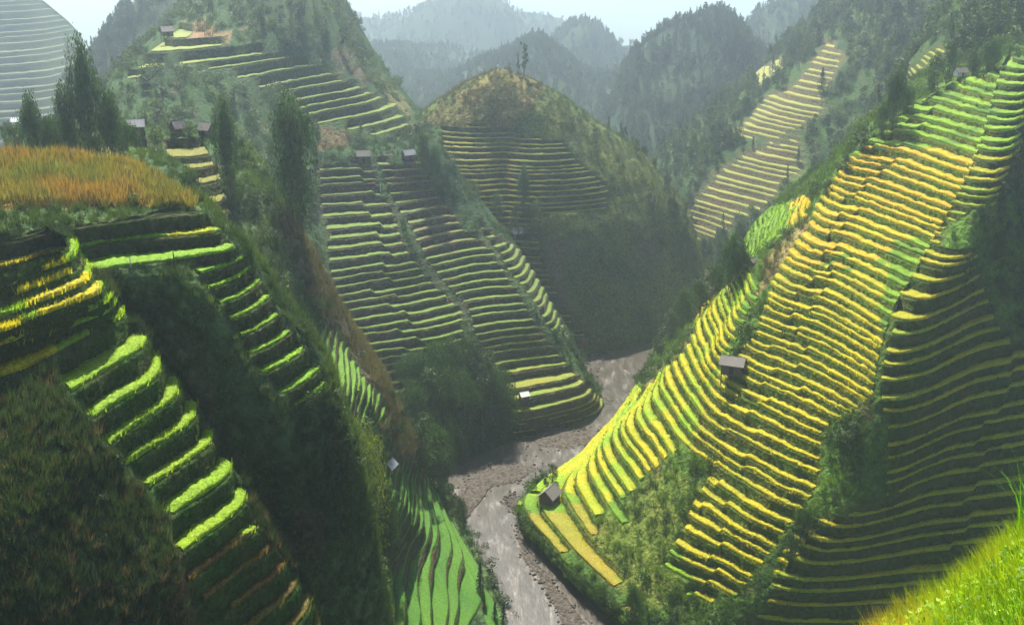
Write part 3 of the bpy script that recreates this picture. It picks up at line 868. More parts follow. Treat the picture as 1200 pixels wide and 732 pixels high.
PROTO = {}
def leaf_mesh(name, VQ, m, col=(.05, .09, .02)):
    V, Q = VQ
    n = len(V) // 4
    c = np.array(col) * (.7 + .65 * rng.random((n, 1)))
    return mesh(name, V, Q, [m], np.repeat(c, 4, 0))
def hidden_obj(name, me):
    return bpy.data.objects.new(name, me)
def proto_coll(name, meshes):
    c = bpy.data.collections.new(name)
    for i, me in enumerate(meshes): c.objects.link(hidden_obj('%s_%02d' % (name, i), me))
    return c
shrubs = proto_coll('shrub_kind', [leaf_mesh('shrub', shrub_proto(k), M['shrub']) for k in range(5)])
def tuft_proto(k):
    n = 34; a = rng.random(n) * 6.28; r = rng.random(n) ** .5 * .35
    P = np.stack([r * np.cos(a), r * np.sin(a), 0 * a - .1], 1)
    V, T, _ = tufts(P, .75 + .5 * rng.random(n), .07, np.ones((n, 3)), 1, .7)
    return V, T
grass_k = proto_coll('tuft_kind', [mesh('tuft', *tuft_proto(k), [M['shrub']]) for k in range(4)])
wood_k = proto_coll('wood_kind', [leaf_mesh('wood', conifer_tree(1 * 14, 8), M['shrub']) for k in range(3)] + [leaf_mesh('wood', plume_tree(13, 6.5, n=10, leaf=1.1, per=26), M['shrub']) for k in range(2)] +
                    [leaf_mesh('wood', broad_tree(12, 7.5, per=9, leaf=1.1), M['shrub']) for k in range(3)])
plume_k = proto_coll('plume_kind', [leaf_mesh('plume', plume_tree(7, 3.6, n=9, leaf=.55, per=30), M['shrub']) for k in range(3)] +
                    [leaf_mesh('plume', broad_tree(5.5, 4.4, per=16, leaf=.6), M['shrub']) for k in range(2)])

def scatter(name, coll, P, sc, col, label=None):
    if len(P) == 0: return
    n = len(P)
    me = bpy.data.meshes.new(name)
    me.vertices.add(n); me.vertices.foreach_set('co', np.asarray(P, np.float32).ravel())
    a = me.attributes.new('sc', 'FLOAT_VECTOR', 'POINT'); a.data.foreach_set('vector', np.asarray(sc, np.float32).ravel())
    a = me.attributes.new('rot', 'FLOAT_VECTOR', 'POINT')
    rt = np.stack([.12 * rng.normal(size=n), .12 * rng.normal(size=n), rng.random(n) * 6.283], 1)
    a.data.foreach_set('vector', rt.astype(np.float32).ravel())
    a = me.attributes.new('pick', 'INT', 'POINT'); a.data.foreach_set('value', rng.integers(0, len(coll.objects), n).astype(np.int32))
    a = me.attributes.new('col', 'FLOAT_COLOR', 'POINT')
    c = np.ones((n, 4), np.float32); c[:, :3] = col; a.data.foreach_set('color', c.ravel())
    o = link(name, me); tag(o, label, None, None, 'stuff')
    ng = bpy.data.node_groups.new(name + '_nodes', 'GeometryNodeTree')
    ng.interface.new_socket('Geometry', in_out='INPUT', socket_type='NodeSocketGeometry')
    ng.interface.new_socket('Geometry', in_out='OUTPUT', socket_type='NodeSocketGeometry')
    N_, L_ = ng.nodes, ng.links
    gi = N_.new('NodeGroupInput'); go = N_.new('NodeGroupOutput')
    ci = N_.new('GeometryNodeCollectionInfo'); ci.inputs['Collection'].default_value = coll
    ci.inputs['Separate Children'].default_value = True; ci.inputs['Reset Children'].default_value = True
    ip = N_.new('GeometryNodeInstanceOnPoints'); ip.inputs['Pick Instance'].default_value = True
    def na(nm, ty):
        x = N_.new('GeometryNodeInputNamedAttribute'); x.data_type = ty; x.inputs['Name'].default_value = nm; return x.outputs['Attribute']
    L_.new(gi.outputs[0], ip.inputs['Points']); L_.new(ci.outputs[0], ip.inputs['Instance'])
    L_.new(na('pick', 'INT'), ip.inputs['Instance Index']); L_.new(na('sc', 'FLOAT_VECTOR'), ip.inputs['Scale'])
    er = N_.new('FunctionNodeEulerToRotation'); L_.new(na('rot', 'FLOAT_VECTOR'), er.inputs[0]); L_.new(er.outputs[0], ip.inputs['Rotation'])
    L_.new(ip.outputs[0], go.inputs[0])
    md = o.modifiers.new('plants', 'NODES'); md.node_group = ng
    return o

def sample(cen, ar, nn, dens, seed, facing=True):
    """random points on faces, density may be an array"""
    r = np.random.default_rng(seed)
    px, py, f = proj(cen)
    vis = (px > -250) & (px < 1440) & (py > -110) & (py < 860) & (f > 5)
    if facing:
        d = cen - np.array([0, 0, CZ]); d /= np.linalg.norm(d, axis=1, keepdims=True)
        vis &= (nn * d).sum(1) < .25
    k = r.poisson(np.where(vis, ar * dens, 0))
    i = np.repeat(np.arange(len(cen)), k)
    if id(cen) in CORN:
        c4 = CORN[id(cen)][i]; a = r.random(len(i))[:, None]; b = r.random(len(i))[:, None]
        P = (c4[:, 0] * (1 - a) + c4[:, 1] * a) * (1 - b) + (c4[:, 3] * (1 - a) + c4[:, 2] * a) * b
    else:
        P = cen[i] + (r.random((len(i), 3)) - .5) * np.minimum(np.sqrt(ar[i])[:, None], 2.0) * np.array([1, 1, .2])
    return i, P

def near_line(px, py, pts, w):
    d = np.full(px.shape, 1e9)
    for (x0, y0), (x1, y1) in zip(pts[:-1], pts[1:]):
        vx, vy = x1 - x0, y1 - y0
        t = np.clip(((px - x0) * vx + (py - y0) * vy) / (vx * vx + vy * vy), 0, 1)
        d = np.minimum(d, np.hypot(px - x0 - t * vx, py - y0 - t * vy))
    return d < w

LEAFY = np.array((.055, .10, .02)); DARKLEAF = np.array((.022, .048, .018)); STRAWC = np.array((.10, .095, .055))
def tint(P, a, b, s=12):
    t = np.clip(.5 + 1.1 * fbm(P, s, 3) + .35 * (rng.random(len(P)) - .5), 0, 1)[:, None]
    return a * (1 - t) + b * t
BARE = {'right_hill': [[(885,350),(900,300),(945,255),(955,262),(905,330)], [(742,430),(758,400),(770,408),(752,445)]],
        'hut_spur': [[(318,245),(345,250),(475,470),(505,560),(470,540),(400,430),(350,330)]],
        'left_hill': [[(-260,170),(0,170),(120,176),(225,238),(215,243),(0,243),(-260,260)]],
        'cone_hill': [[(640,340),(655,330),(690,410),(670,410)], [(490,165),(520,110),(590,70),(650,95),(600,150),(520,165)]],
        'big_left_hill': [[(208,48),(215,28),(250,30),(280,50)], [(370,150),(405,150),(410,190),(380,195)], [(385,60),(400,50),(430,90),(425,105)]]}
CFG = {'far_left_mountain': (.004, (3, 9), 0, 2, (.03,.055,.03), (.05,.08,.035)),  # name: shrub density, size range, tuft density, tuft size, dark, light
 'right_hill': (.20, (1.2, 3.4), .25, 1.6, (.022,.05,.012), (.085,.16,.02)),
 'near_left_hill': (.14, (.4, 1.3), 4.0, .9, (.017,.034,.018), (.04,.07,.028)),
 'left_hill': (.24, (.6, 2.0), 1.4, 1.0, (.02,.042,.02), (.075,.125,.035)),
 'hut_spur': (.16, (1.0, 3.2), .4, 1.4, (.02,.045,.02), (.075,.125,.035)),
 'middle_spur': (.14, (1.6, 3.6), .1, 1.6, (.02,.045,.02), (.05,.09,.028)),
 'cone_hill': (.022, (1.0, 2.6), .14, 1.6, (.035,.06,.022), (.08,.11,.03)),
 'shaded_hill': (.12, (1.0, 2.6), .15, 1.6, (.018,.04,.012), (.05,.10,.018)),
 'big_left_hill': (.045, (2, 5), .02, 2.4, (.025,.05,.022), (.06,.10,.03)),
 'wooded_ridge': (.05, (2, 5), .02, 2.2, (.025,.055,.015), (.07,.12,.02)),
 'long_mountain': (.035, (2.5, 6), .01, 2.5, (.028,.055,.022), (.07,.11,.035)),
}
def shade_noise(P, s, th):
    return fbm(P, s, 3) > th
for hn, cen, ar, nn, cl in WILD:
    sd_, (s0, s1), gd, gs, c0, c1 = CFG[hn]
    px, py, f = proj(cen)
    bare = np.zeros(len(cen), bool)
    jx = px + 8 * fbm(cen, 5, 2); jy = py + 8 * fbm(cen + 9, 5, 2)
    for b in BARE.get(hn, []): bare |= inpoly(jx, jy, b)
    clump = np.clip(.35 + 1.5 * fbm(cen + 5, 11, 3), .06, 1.6)
    i, P = sample(cen, ar, nn, np.where(bare, .02, 1) * sd_ * clump, 11)
    s = s0 + (s1 - s0) * rng.random(len(P)) ** 2.2
    S = np.stack([s, s, s * (.7 + .7 * rng.random(len(P)))], 1)
    scatter('undergrowth', shrubs, P - np.array([0, 0, .15]) * s[:, None], S, tint(P, np.array(c0), np.array(c1)))
    i, P = sample(cen, ar, nn, np.where(bare, 1.6, 1) * gd, 12)
    s = gs * (.6 + .8 * rng.random(len(P)))
    cc = tint(P, np.array(c0) * 1.2, np.array(c1) * 1.2)
    ib = bare[i]; cc[ib] = tint(P[ib], STRAWC, STRAWC * .6)
    if hn == 'near_left_hill':
        k = rng.random(len(P)) < .10; cc[k] = np.array((.10, .08, .05)); s[k] *= 1.1
    scatter('tall_grass', grass_k, P, np.stack([s, s, s], 1), cc)
    print(hn, len(P))

# low woods on the slopes: too many crowns to tell apart
def wood(name, hn, dens, zone, sc, c0, c1, coll=None, src=None, seed=3, avoid=()):
    cen, ar, nn = src
    px, py, f = proj(cen)
    jx = px + 10 * fbm(cen, 14, 2); jy = py + 10 * fbm(cen + 9, 14, 2)
    k = np.zeros(len(cen), bool) if zone else np.ones(len(cen), bool)
    for z in zone: k |= inpoly(jx, jy, z)
    for z in avoid: k &= ~inpoly(jx, jy, z)
    i, P = sample(cen, ar, nn, k * dens * np.clip(.55 + 1.3 * fbm(cen, 25, 3), .1, 1.5), seed, facing=False)
    s = sc[0] + (sc[1] - sc[0]) * rng.random(len(P))
    S = np.stack([s * (.8 + .4 * rng.random(len(P))), s * (.8 + .4 * rng.random(len(P))), s * (.85 + .4 * rng.random(len(P)))], 1)
    scatter(name, coll or wood_k, P - np.array([0, 0, .5]), S, tint(P, np.array(c0), np.array(c1), 20))
    print(name, hn, len(P))
WS = {h: (c, a, n) for h, c, a, n, _ in WILD}
wood('woodland', 'big_left_hill', .016, [[(200,30),(260,25),(380,-10),(420,60),(300,40),(250,20),(120,-80),(400,-100)], [(140,110),(180,85),(240,90),(330,120),(360,150),(440,160),(490,170),(500,200),(370,190),(250,180),(150,160)]], (.45, .9), (.03,.055,.025), (.06,.10,.03), src=WS['big_left_hill'])
wood('woodland', 'wooded_ridge', .045, [], (.45, .95), (.022,.05,.012), (.06,.11,.02), src=WS['wooded_ridge'], avoid=[[(1050,115),(1066,75),(1106,45),(1108,90),(1080,125),(1045,145)]])
wood('woodland', 'long_mountain', .034, [], (.35, .85), (.022,.048,.016), (.065,.105,.03), src=WS['long_mountain'])
wood('woodland', 'cone_hill', .010, [[(600,230),(640,220),(640,300),(600,300)], [(700,150),(780,180),(840,320),(790,330),(690,160)], [(480,160),(520,190),(540,270),(500,220)]], (.3, .55), (.025,.05,.02), (.05,.08,.025), src=WS['cone_hill'])
wood('thicket', 'middle_spur', .05, [[(150,170),(380,185),(385,240),(400,400),(300,400)], [(380,205),(450,205),(455,250),(390,250)], [(440,190),(470,200),(560,350),(590,400),(570,420),(500,310)], [(540,240),(560,260),(650,390),(700,440),(720,500),(690,470),(640,410),(560,300)], [(440,470),(480,440),(560,420),(640,500),(600,560),(480,520)]], (.35, .8), (.02,.045,.02), (.045,.08,.025), plume_k, WS['middle_spur'])
wood('thicket', 'hut_spur', .035, [[(255,150),(290,180),(400,400),(470,520),(460,640),(400,640),(330,560),(280,400),(260,280)], [(500,540),(560,600),(610,740),(590,740),(540,640)], [(420,460),(500,490),(530,590),(470,560)]], (.35, .85), (.018,.04,.018), (.04,.075,.022), plume_k, WS['hut_spur'])
wood('thicket', 'left_hill', .03, [[(300,460),(390,480),(440,560),(440,760),(340,760),(350,640)], [(228,320),(262,350),(300,440),(290,470),(240,380)]], (.25, .6), (.018,.04,.018), (.04,.07,.022), plume_k, WS['left_hill'])
wood('thicket', 'right_hill', .07, [[(755,440),(760,400),(800,350),(840,310),(880,280),(890,290),(850,350),(800,400),(770,450)], [(595,600),(620,620),(700,700),(745,745),(860,760),(850,700),(760,700),(730,735),(640,660)], [(860,760),(850,715),(960,600),(1010,480),(1040,380),(1130,270),(1145,275),(1050,400),(1030,500),(980,610)], [(940,560),(1040,560),(1040,600),(930,640)]], (.22, .6), (.022,.05,.012), (.055,.125,.018), plume_k, WS['right_hill'])
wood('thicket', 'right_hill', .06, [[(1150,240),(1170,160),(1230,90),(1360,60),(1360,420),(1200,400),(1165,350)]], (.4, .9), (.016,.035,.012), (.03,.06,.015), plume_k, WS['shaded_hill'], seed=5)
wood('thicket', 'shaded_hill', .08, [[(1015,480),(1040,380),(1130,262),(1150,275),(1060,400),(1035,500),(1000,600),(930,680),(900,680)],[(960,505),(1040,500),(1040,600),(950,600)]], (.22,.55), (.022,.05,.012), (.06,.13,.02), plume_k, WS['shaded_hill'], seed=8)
for hn, dn, sc in (('forest_hill', .07, (.45, .85)), ('forest_ridge', .05, (.5, .95)), ('distant_hill', .03, (.6, 1.0)), ('pale_mountain', .009, (.7, 1.2)),
                   ('pointed_hill', .026, (.6, 1.1)), ('blue_ridge', .026, (.6, 1.1)), ('wooded_hill', .05, (.5, .9))):
    wood('forest', hn, dn, [], sc, (.028,.05,.025), (.05,.08,.032), src=FAR[hn])

# orange seeding grass on the near hilltop
for hn, cen, ar, nn, cl in WILD:
    if hn != 'left_hill': continue
    px, py, f = proj(cen)
    k = inpoly(px + 3 * fbm(cen, 4, 2), py, [(-260,165),(0,165),(120,172),(232,236),(222,246),(100,240),(0,238),(-260,260)]) & (cen[:, 2] > 123)
    i, P = sample(cen, ar * k, nn, 9.0, 21, facing=False)
    t = np.clip(.5 + fbm(P, 6, 3) * 1.3 + .5 * (rng.random(len(P)) - .5), 0, 1)[:, None]
    cc = np.array((.27, .165, .05)) * t + np.array((.14, .175, .04)) * (1 - t)
    V, T, C = tufts(P, .9 + 1.0 * rng.random(len(P)), .11, cc, 3, .45)
    o = link('orange_grass', mesh('orange_grass', V, T, [M['blade']], C)); tag(o, None, None, None, 'stuff')

rocks_k = proto_coll('stone_kind', [mesh('stone', *rock(k), [M['gravel']], smooth=True) for k in range(4)])
P = []
for O in BARS:
    for _ in range(260):
        i = rng.integers(len(O)); c = O.mean(0); u_ = rng.random() ** .6 * 1.08
        P.append((*(c + (O[i] - c) * u_ + rng.normal(size=2) * .5), .12))
P = np.array(P); s = .25 + 1.1 * rng.random(len(P)) ** 4
scatter('river_stones', rocks_k, P, np.stack([s, s, s], 1), np.ones((len(P), 3)) * .15)
# weeds hanging from the banks of the nearest terraces
for hn, dens, c0, c1, sz in (('near_left_hill', 5.0, (.02,.06,.01), (.05,.12,.015), .36), ('left_hill', 2.6, (.02,.045,.012), (.045,.095,.018), .42), ('right_hill', .55, (.02,.045,.008), (.06,.10,.012), .75), ('shaded_hill', .5, (.02,.045,.008), (.05,.09,.012), .8), ('middle_spur', .2, (.02,.045,.01), (.05,.08,.02), .8)):
    V, q = HILLS[hn]
    nn = np.cross(V[q[:, 2]] - V[q[:, 0]], V[q[:, 3]] - V[q[:, 1]]); ar = .5 * np.linalg.norm(nn, axis=1); nn /= np.maximum(2 * ar[:, None], 1e-9)
    k = np.abs(nn[:, 2]) < .55
    cq = V[q].mean(1)[k]; c4q = V[q][k]; jx, jy, _ = proj(cq); kz = np.zeros(len(cq), bool)
    for zn in {'near_left_hill': terL1, 'left_hill': terL2, 'right_hill': terG, 'shaded_hill': terG, 'middle_spur': terE}[hn]: kz |= inpoly(jx, jy, zn)
    cz = cq[kz]; CORN[id(cz)] = c4q[kz]
    i, P = sample(cz, ar[k][kz], nn[k][kz], dens, 31)
    s = sz * (.5 + .8 * rng.random(len(P)))
    scatter('bank_weeds', grass_k, P, np.stack([s * 1.2, s * 1.2, s], 1), tint(P, np.array(c0), np.array(c1), 4)); print('weeds', len(P))
# ================================================================== single trees
BVH = {n: BVHTree.FromPolygons([tuple(v) for v in V.tolist()], [tuple(f) for f in q.tolist()]) for n, (V, q) in HILLS.items()
       if n in ('right_hill', 'near_left_hill', 'left_hill', 'hut_spur', 'middle_spur', 'cone_hill', 'big_left_hill', 'wooded_ridge', 'long_mountain', 'forest_hill', 'far_left_mountain')}
def hit(px, py, hn, n_=0):
    names = [hn] if hn else list(BVH)
    X = (px - 600) / F; Y = (py - 366) / F
    d = Vector((X, CP - Y * SP, -SP - Y * CP)).normalized()
    best = None
    for n in names:
        h = BVH[n].ray_cast(Vector((0, 0, CZ)), d)
        if h[0] is not None and (best is None or h[3] < best[0]): best = (h[3], h[0])
    return best[1] if best else (hit(px, py + 2, hn, n_ + 1) if n_ < 12 else None)
def depth(p): return p.y * CP - (p.z - CZ) * SP

TR = {}
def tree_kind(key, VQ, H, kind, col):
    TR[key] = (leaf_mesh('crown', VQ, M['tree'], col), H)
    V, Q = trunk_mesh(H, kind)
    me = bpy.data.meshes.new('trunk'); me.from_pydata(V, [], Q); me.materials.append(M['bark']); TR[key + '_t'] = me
for k in range(3):
    tree_kind('plume%d' % k, plume_tree(20, 8, n=46, leaf=.62, per=75), 20, 'plume', (.035, .075, .02))
    tree_kind('broad%d' % k, broad_tree(12, 9, per=26, leaf=.6), 12, 'broad', (.035, .07, .02))
    tree_kind('fir%d' % k, conifer_tree(16, 6, 14, 22, .75), 16, 'fir', (.025, .055, .022))
for k in range(2):
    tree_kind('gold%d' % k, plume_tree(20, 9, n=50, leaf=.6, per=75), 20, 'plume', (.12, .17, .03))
    tree_kind('sparse%d' % k, sparse_tree(12, 5), 12, 'fir', (.03, .055, .02))
ORD = ['first', 'second', 'third', 'fourth', 'fifth', 'sixth', 'seventh', 'eighth', 'ninth', 'tenth', 'eleventh', 'twelfth', 'thirteenth', 'fourteenth', 'fifteenth', 'sixteenth', 'seventeenth', 'eighteenth']
def tree(px, py, hpx, wpx, key, hn, label, group=None, name='tree', cat='tree'):
    p = hit(px, py, hn)
    if p is None:
        print('NO HIT', px, py, hn); return
    D = depth(p)
    h = hpx * D / F; w = wpx * D / F
    cm, H = TR[key]
    o = bpy.data.objects.new(name, None); COL.objects.link(o); o.location = p
    V0 = {'p': 8, 'b': 9, 'f': 6, 'g': 9, 's': 5}[key[0]]
    w *= .86
    o.scale = (w / V0, w / V0, h / H * 1.03); o.rotation_euler.z = random.random() * 6.28
    tag(o, label, cat, group)
    c = bpy.data.objects.new('crown', cm); COL.objects.link(c); c.parent = o
    t = bpy.data.objects.new('trunk', TR[key + '_t']); COL.objects.link(t); t.parent = o
def row(items, text, group, name='tree', cat='tree'):
    """items are given left to right; text has a slot for the ordinal"""
    items = sorted(items, key=lambda a: a[0])
    for i, a in enumerate(items):
        tree(*a, label=text % ORD[i], group=group, name=name, cat=cat)

row([(22,196,46,32,'broad0','hut_spur'), (44,205,98,32,'plume1','hut_spur'), (66,208,78,30,'plume2','hut_spur'), (88,212,118,30,'plume0','hut_spur'),
     (112,214,168,44,'plume1','hut_spur'), (136,214,118,34,'plume2','hut_spur'), (152,200,62,36,'plume0','hut_spur')],
    '%s from the left of the tall drooping trees behind the orange grass hilltop', 'drooping trees behind the grassy hilltop', 'drooping_tree')
tree(270,236,124,34,'plume1','hut_spur', label='slender drooping tree right of the small huts, leaning over stepped fields', name='drooping_tree', cat='tree')
tree(350,262,166,56,'plume0','hut_spur', label='tallest feathery tree on the slope right of the small huts', name='drooping_tree', cat='tree')
row([(497,212,62,20,'plume2','middle_spur'), (510,225,58,18,'plume1','middle_spur')], '%s from the left of the two dark trees between left hill and cone hill', 'dark trees at the head of the middle spur')
tree(614,88,38,17,'sparse0','cone_hill', label='tallest lone tree standing on the tip of the cone hill', cat='tree')
tree(607,85,24,8,'sparse1','cone_hill', label='thin little tree just left of the tallest one on the cone hill tip', cat='tree')
tree(597,82,10,7,'sparse0','cone_hill', label='smallest tree of three on the tip of the cone hill', cat='tree')
tree(613,252,62,17,'plume1','cone_hill', label='upright pale tree in the middle of the cone hill fields', name='tree', cat='tree')
row([(583,262,34,20,'broad1','cone_hill'), (604,278,40,24,'broad0','cone_hill'), (625,280,46,34,'broad2','cone_hill')], '%s from the left of the round trees below the pale tree on the cone hill', 'round trees on the cone hill')
tree(746,180,16,14,'broad0','cone_hill', label='small round tree on the right skyline of the cone hill', cat='tree')
tree(532,232,14,12,'broad1','cone_hill', label='small bush tree on the lower left shoulder of the cone hill', cat='tree')

mid = [(482,455,42),(497,472,60),(513,462,62),(530,455,60),(548,462,66),(566,474,62),(585,486,58),(490,505,62),(508,500,66),(527,500,70),(547,504,72),(566,508,64),(590,515,60),(612,518,62),(505,540,60),(530,545,64),(556,540,60),(583,530,52)]
rows_ = [('uppermost', mid[:7]), ('middle', mid[7:14]), ('lowest', mid[14:])]
for nm, it in rows_:
    row([(x, y, h + 4, 46, ('plume%d' if (x + y) % 2 else 'broad%d') % ((x * 7 + y) % 3), 'middle_spur') for x, y, h in it],
        '%s from the left in the ' + nm + ' row of the dark riverside grove', 'dark grove on the river bend')
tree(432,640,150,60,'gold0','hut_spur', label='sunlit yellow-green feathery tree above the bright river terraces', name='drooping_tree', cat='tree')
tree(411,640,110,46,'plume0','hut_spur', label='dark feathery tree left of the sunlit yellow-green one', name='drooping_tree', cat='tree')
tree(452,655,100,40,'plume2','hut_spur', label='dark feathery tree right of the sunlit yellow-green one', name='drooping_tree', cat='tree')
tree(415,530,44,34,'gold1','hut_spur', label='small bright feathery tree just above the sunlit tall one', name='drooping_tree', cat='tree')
row([(494,556,70,50,'broad0','hut_spur'), (512,572,78,50,'plume1','hut_spur')], '%s from the left of the two dark trees on the bank above the gravel bar', 'dark trees on the left bank')
tree(252,524,22,8,'sparse1','near_left_hill', label='thin sapling on the edge of the near green terraces', cat='tree')
tree(563,692,38,17,'fir0','hut_spur', label='dark conical bush on the left river bank', cat='tree')
row([(580,726,24,12,'fir1','hut_spur'), (590,731,30,14,'fir2','hut_spur')], '%s from the left of two dark saplings at the water by the bright terraces', 'saplings at the water')

row([(772,420,34,26,'broad0','right_hill'), (786,402,38,30,'broad1','right_hill'), (803,384,50,34,'plume0','right_hill'), (820,372,48,34,'broad2','right_hill'),
     (838,350,44,34,'plume2','right_hill'), (857,336,66,34,'plume1','right_hill'), (870,318,30,24,'broad0','right_hill')],
    '%s from the left of the ridge trees between river and yellow fields', 'trees on the ridge above the river')
tree(648,566,24,18,'broad1','right_hill', label='dark round tree behind the hut on the river bench', cat='tree')
tree(640,570,14,12,'broad0','right_hill', label='low bush at the left corner of the hut on the river bench', cat='tree')
row([(1033,158,40,20,'plume0','right_hill'), (1046,150,72,24,'plume1','right_hill'), (1060,138,40,22,'plume2','right_hill'), (1010,182,26,18,'broad0','right_hill'), (990,205,24,18,'broad1','right_hill'), (968,232,22,16,'broad2','right_hill')],
    '%s from the left of trees along the upper left edge of the big terraces', 'trees along the upper edge of the right hill')
row([(1092,108,42,24,'broad1','right_hill'), (1108,102,50,26,'broad2','right_hill'), (1140,92,44,30,'broad0','right_hill'), (1158,86,40,26,'plume0','right_hill'), (1182,78,50,30,'broad1','right_hill')],
    '%s from the left of the trees behind the topmost terrace of the right hill', 'trees behind the topmost terrace')
row([(1172,215,56,30,'plume0','right_hill'), (1188,232,90,42,'plume1','right_hill'), (1180,290,80,40,'broad2','right_hill'), (1204,330,90,50,'broad0','right_hill'), (1186,365,70,40,'plume2','right_hill')],
    '%s from the left of the dark trees at the right edge beside the shaded terraces', 'dark trees at the right edge')
tree(742,724,44,20,'plume1','right_hill', label='bright narrow bush below the end of the river bench', cat='tree')
row([(940,632,46,26,'plume2','right_hill'), (925,660,40,26,'broad1','right_hill'), (1000,520,26,30,'broad0','right_hill')], '%s from the left of the bushes in the hedge down the right hill', 'bushes in the hedge down the right hill')
row([(x, y, h, h * .5, 'fir%d' % (i % 3), 'forest_hill') for i, (x, y, h) in enumerate([(742,92,16),(752,80,18),(764,72,16),(776,62,20),(790,56,18),(803,50,20),(816,44,18),(828,40,22),(838,38,26),(850,38,24),(862,48,24),(873,60,20)])],
    '%s from the left of the firs along the skyline of the far wooded hill', 'firs on the far wooded hill', 'fir_tree')
row([(962,108,28,16,'fir0','long_mountain'), (905,62 + 20,18,12,'fir1','long_mountain'), (958,52,24,16,'fir2','long_mountain'), (922,212,18,8,'fir0','long_mountain'), (882,176,16,8,'fir1','long_mountain'), (935,190,18,10,'fir2','long_mountain')],
    '%s from the left of the narrow trees among fields of the long mountain', 'narrow trees on the long mountain', 'fir_tree')

# ================================================================== farm huts
def box(x0, x1, y0, y1, z0, z1):
    V = [(x, y, z) for x in (x0, x1) for y in (y0, y1) for z in (z0, z1)]
    return V, [(0,1,3,2),(4,6,7,5),(0,4,5,1),(2,3,7,6),(0,2,6,4),(1,5,7,3)]
def joined(name, parts, m, parent):
    V, Q = [], []
    for v, q in parts:
        o = len(V); V += v; Q += [tuple(i + o for i in f) for f in q]
    me = bpy.data.meshes.new(name); me.from_pydata(V, [], Q); me.materials.append(M[m]); me.update()
    return link(name, me, parent)
def hut_parts(o, L_=4.6, B=3.6, wall=2.0, roof=1.8, floor=.9, rm='thatch', wm='wood', eave=.5):
    # walls with gable ends
    h0, h1 = floor, floor + wall
    x, y = L_ / 2, B / 2
    V = [(-x,-y,h0),(x,-y,h0),(x,y,h0),(-x,y,h0),(-x,-y,h1),(x,-y,h1),(x,y,h1),(-x,y,h1),(-x,0,h1+roof*.96),(x,0,h1+roof*.96)]
    Q = [(0,1,5,4),(2,3,7,6),(1,2,6,9,5),(3,0,4,8,7),(0,3,2,1)]
    me = bpy.data.meshes.new('wall'); me.from_pydata(V, [], Q); me.materials.append(M[wm]); w_ = link('wall', me, o)
    # roof: two slabs
    for s in (-1, 1):
        n = 9; e = eave; th_ = .14
        Vr, Qr = [], []
        for i in range(n):
            xx = -x - e + (L_ + 2 * e) * i / (n - 1)
            sag = -.12 * math.sin(math.pi * i / (n - 1))
            ye = s * (y + e); ze = h1 - e * roof / y * .9
            Vr += [(xx, ye, ze + .05 * random.random()), (xx, s * .0 - s * .05, h1 + roof + .1 + sag), (xx, s * .0 - s * .05, h1 + roof + .1 + th_ + sag), (xx, ye, ze + th_ + .05)]
        for i in range(n - 1):
            a = i * 4; b = a + 4
            for k in range(4): Qr.append((a + k, a + (k + 1) % 4, b + (k + 1) % 4, b + k))
        Qr += [(0, 1, 2, 3), (4 * n - 4, 4 * n - 3, 4 * n - 2, 4 * n - 1)]
        mr = bpy.data.meshes.new('roof_slope'); mr.from_pydata(Vr, [], Qr); mr.materials.append(M[rm]); link('roof_slope', mr, o)
    roof_obj = None
    joined('door', [box(-.45, .45, -y - .05, -y - .01, h0 + .02, h0 + 1.6)], 'dark', o)
    joined('window', [box(x + .01, x + .05, -.4, .4, h0 + .7, h0 + 1.3)], 'dark', o)
    if floor > .2:
        for sx in (-1, 1):
            for sy in (-1, 1):
                joined('stilt', [box(sx * (x - .15) - .1, sx * (x - .15) + .1, sy * (y - .15) - .1, sy * (y - .15) + .1, -2.0, h0)], 'wood', o)
        for sy in (-1, 1): joined('floor_beam', [box(-x - .1, x + .1, sy * y - .08, sy * y + .08, h0 - .16, h0 - .004)], 'wood', o)
def hut(px, py, hn, wpx, rot, label, **k):
    p = hit(px, py, hn)
    if p is None: print('NO HUT', px, py, hn); return
    o = bpy.data.objects.new('farm_hut', None); COL.objects.link(o)
    o.location = p; s = wpx * depth(p) / F / 5.2
    o.scale = (s, s, s); o.rotation_euler.z = math.radians(rot)
    tag(o, label, 'hut', 'farm huts on the hillsides')
    hut_parts(o, **k)
    return o
hut(644, 590, 'right_hill', 24, 62, 'grey-roofed farm hut on the flat river bench of the right hill')
hut(858, 440, 'right_hill', 27, -22, 'wooden farm hut standing amid yellow terraces on the right hill', roof=1.3, wall=2.4)
hut(882, 312, 'right_hill', 11, 40, 'small hut at the edge of the ridge above the yellow terraces')
hut(1125, 92, 'right_hill', 14, 10, 'pale-walled hut under trees at the top of the right hill', wm='white')
hut(160, 158, 'hut_spur', 20, 15, 'grey-roofed hut right beside the tall drooping trees', rm='tin')
hut(209, 157, 'hut_spur', 15, 50, 'steep-roofed little hut in the middle of three above the stepped fields', roof=2.6)
hut(243, 160, 'hut_spur', 17, -30, 'hut nearest the slender drooping tree above the stepped fields', roof=2.2)
hut(196, 44, 'big_left_hill', 14, 35, 'dark hut on the top corner of the high left terraces')
hut(426, 192, 'middle_spur', 15, 10, 'dark square hut above the left middle fields', wall=2.8)
hut(479, 188, 'middle_spur', 14, 30, 'hut with a bright roof at the head of the middle fields', rm='tin')
hut(606, 275, 'cone_hill', 11, 20, 'tiny white hut under the round trees on the cone hill', wm='white', rm='tin')
hut(614, 468, 'middle_spur', 11, 25, 'tiny hut with white roof at the right end of the dark grove', rm='white')
hut(377, 462, 'hut_spur', 18, 60, 'hut with a long pale roof beside the small green terraces', rm='tin', floor=.3)
hut(457, 552, 'hut_spur', 17, 70, 'hut with a long blue-grey roof above the bright river terraces', rm='tin', floor=.3)
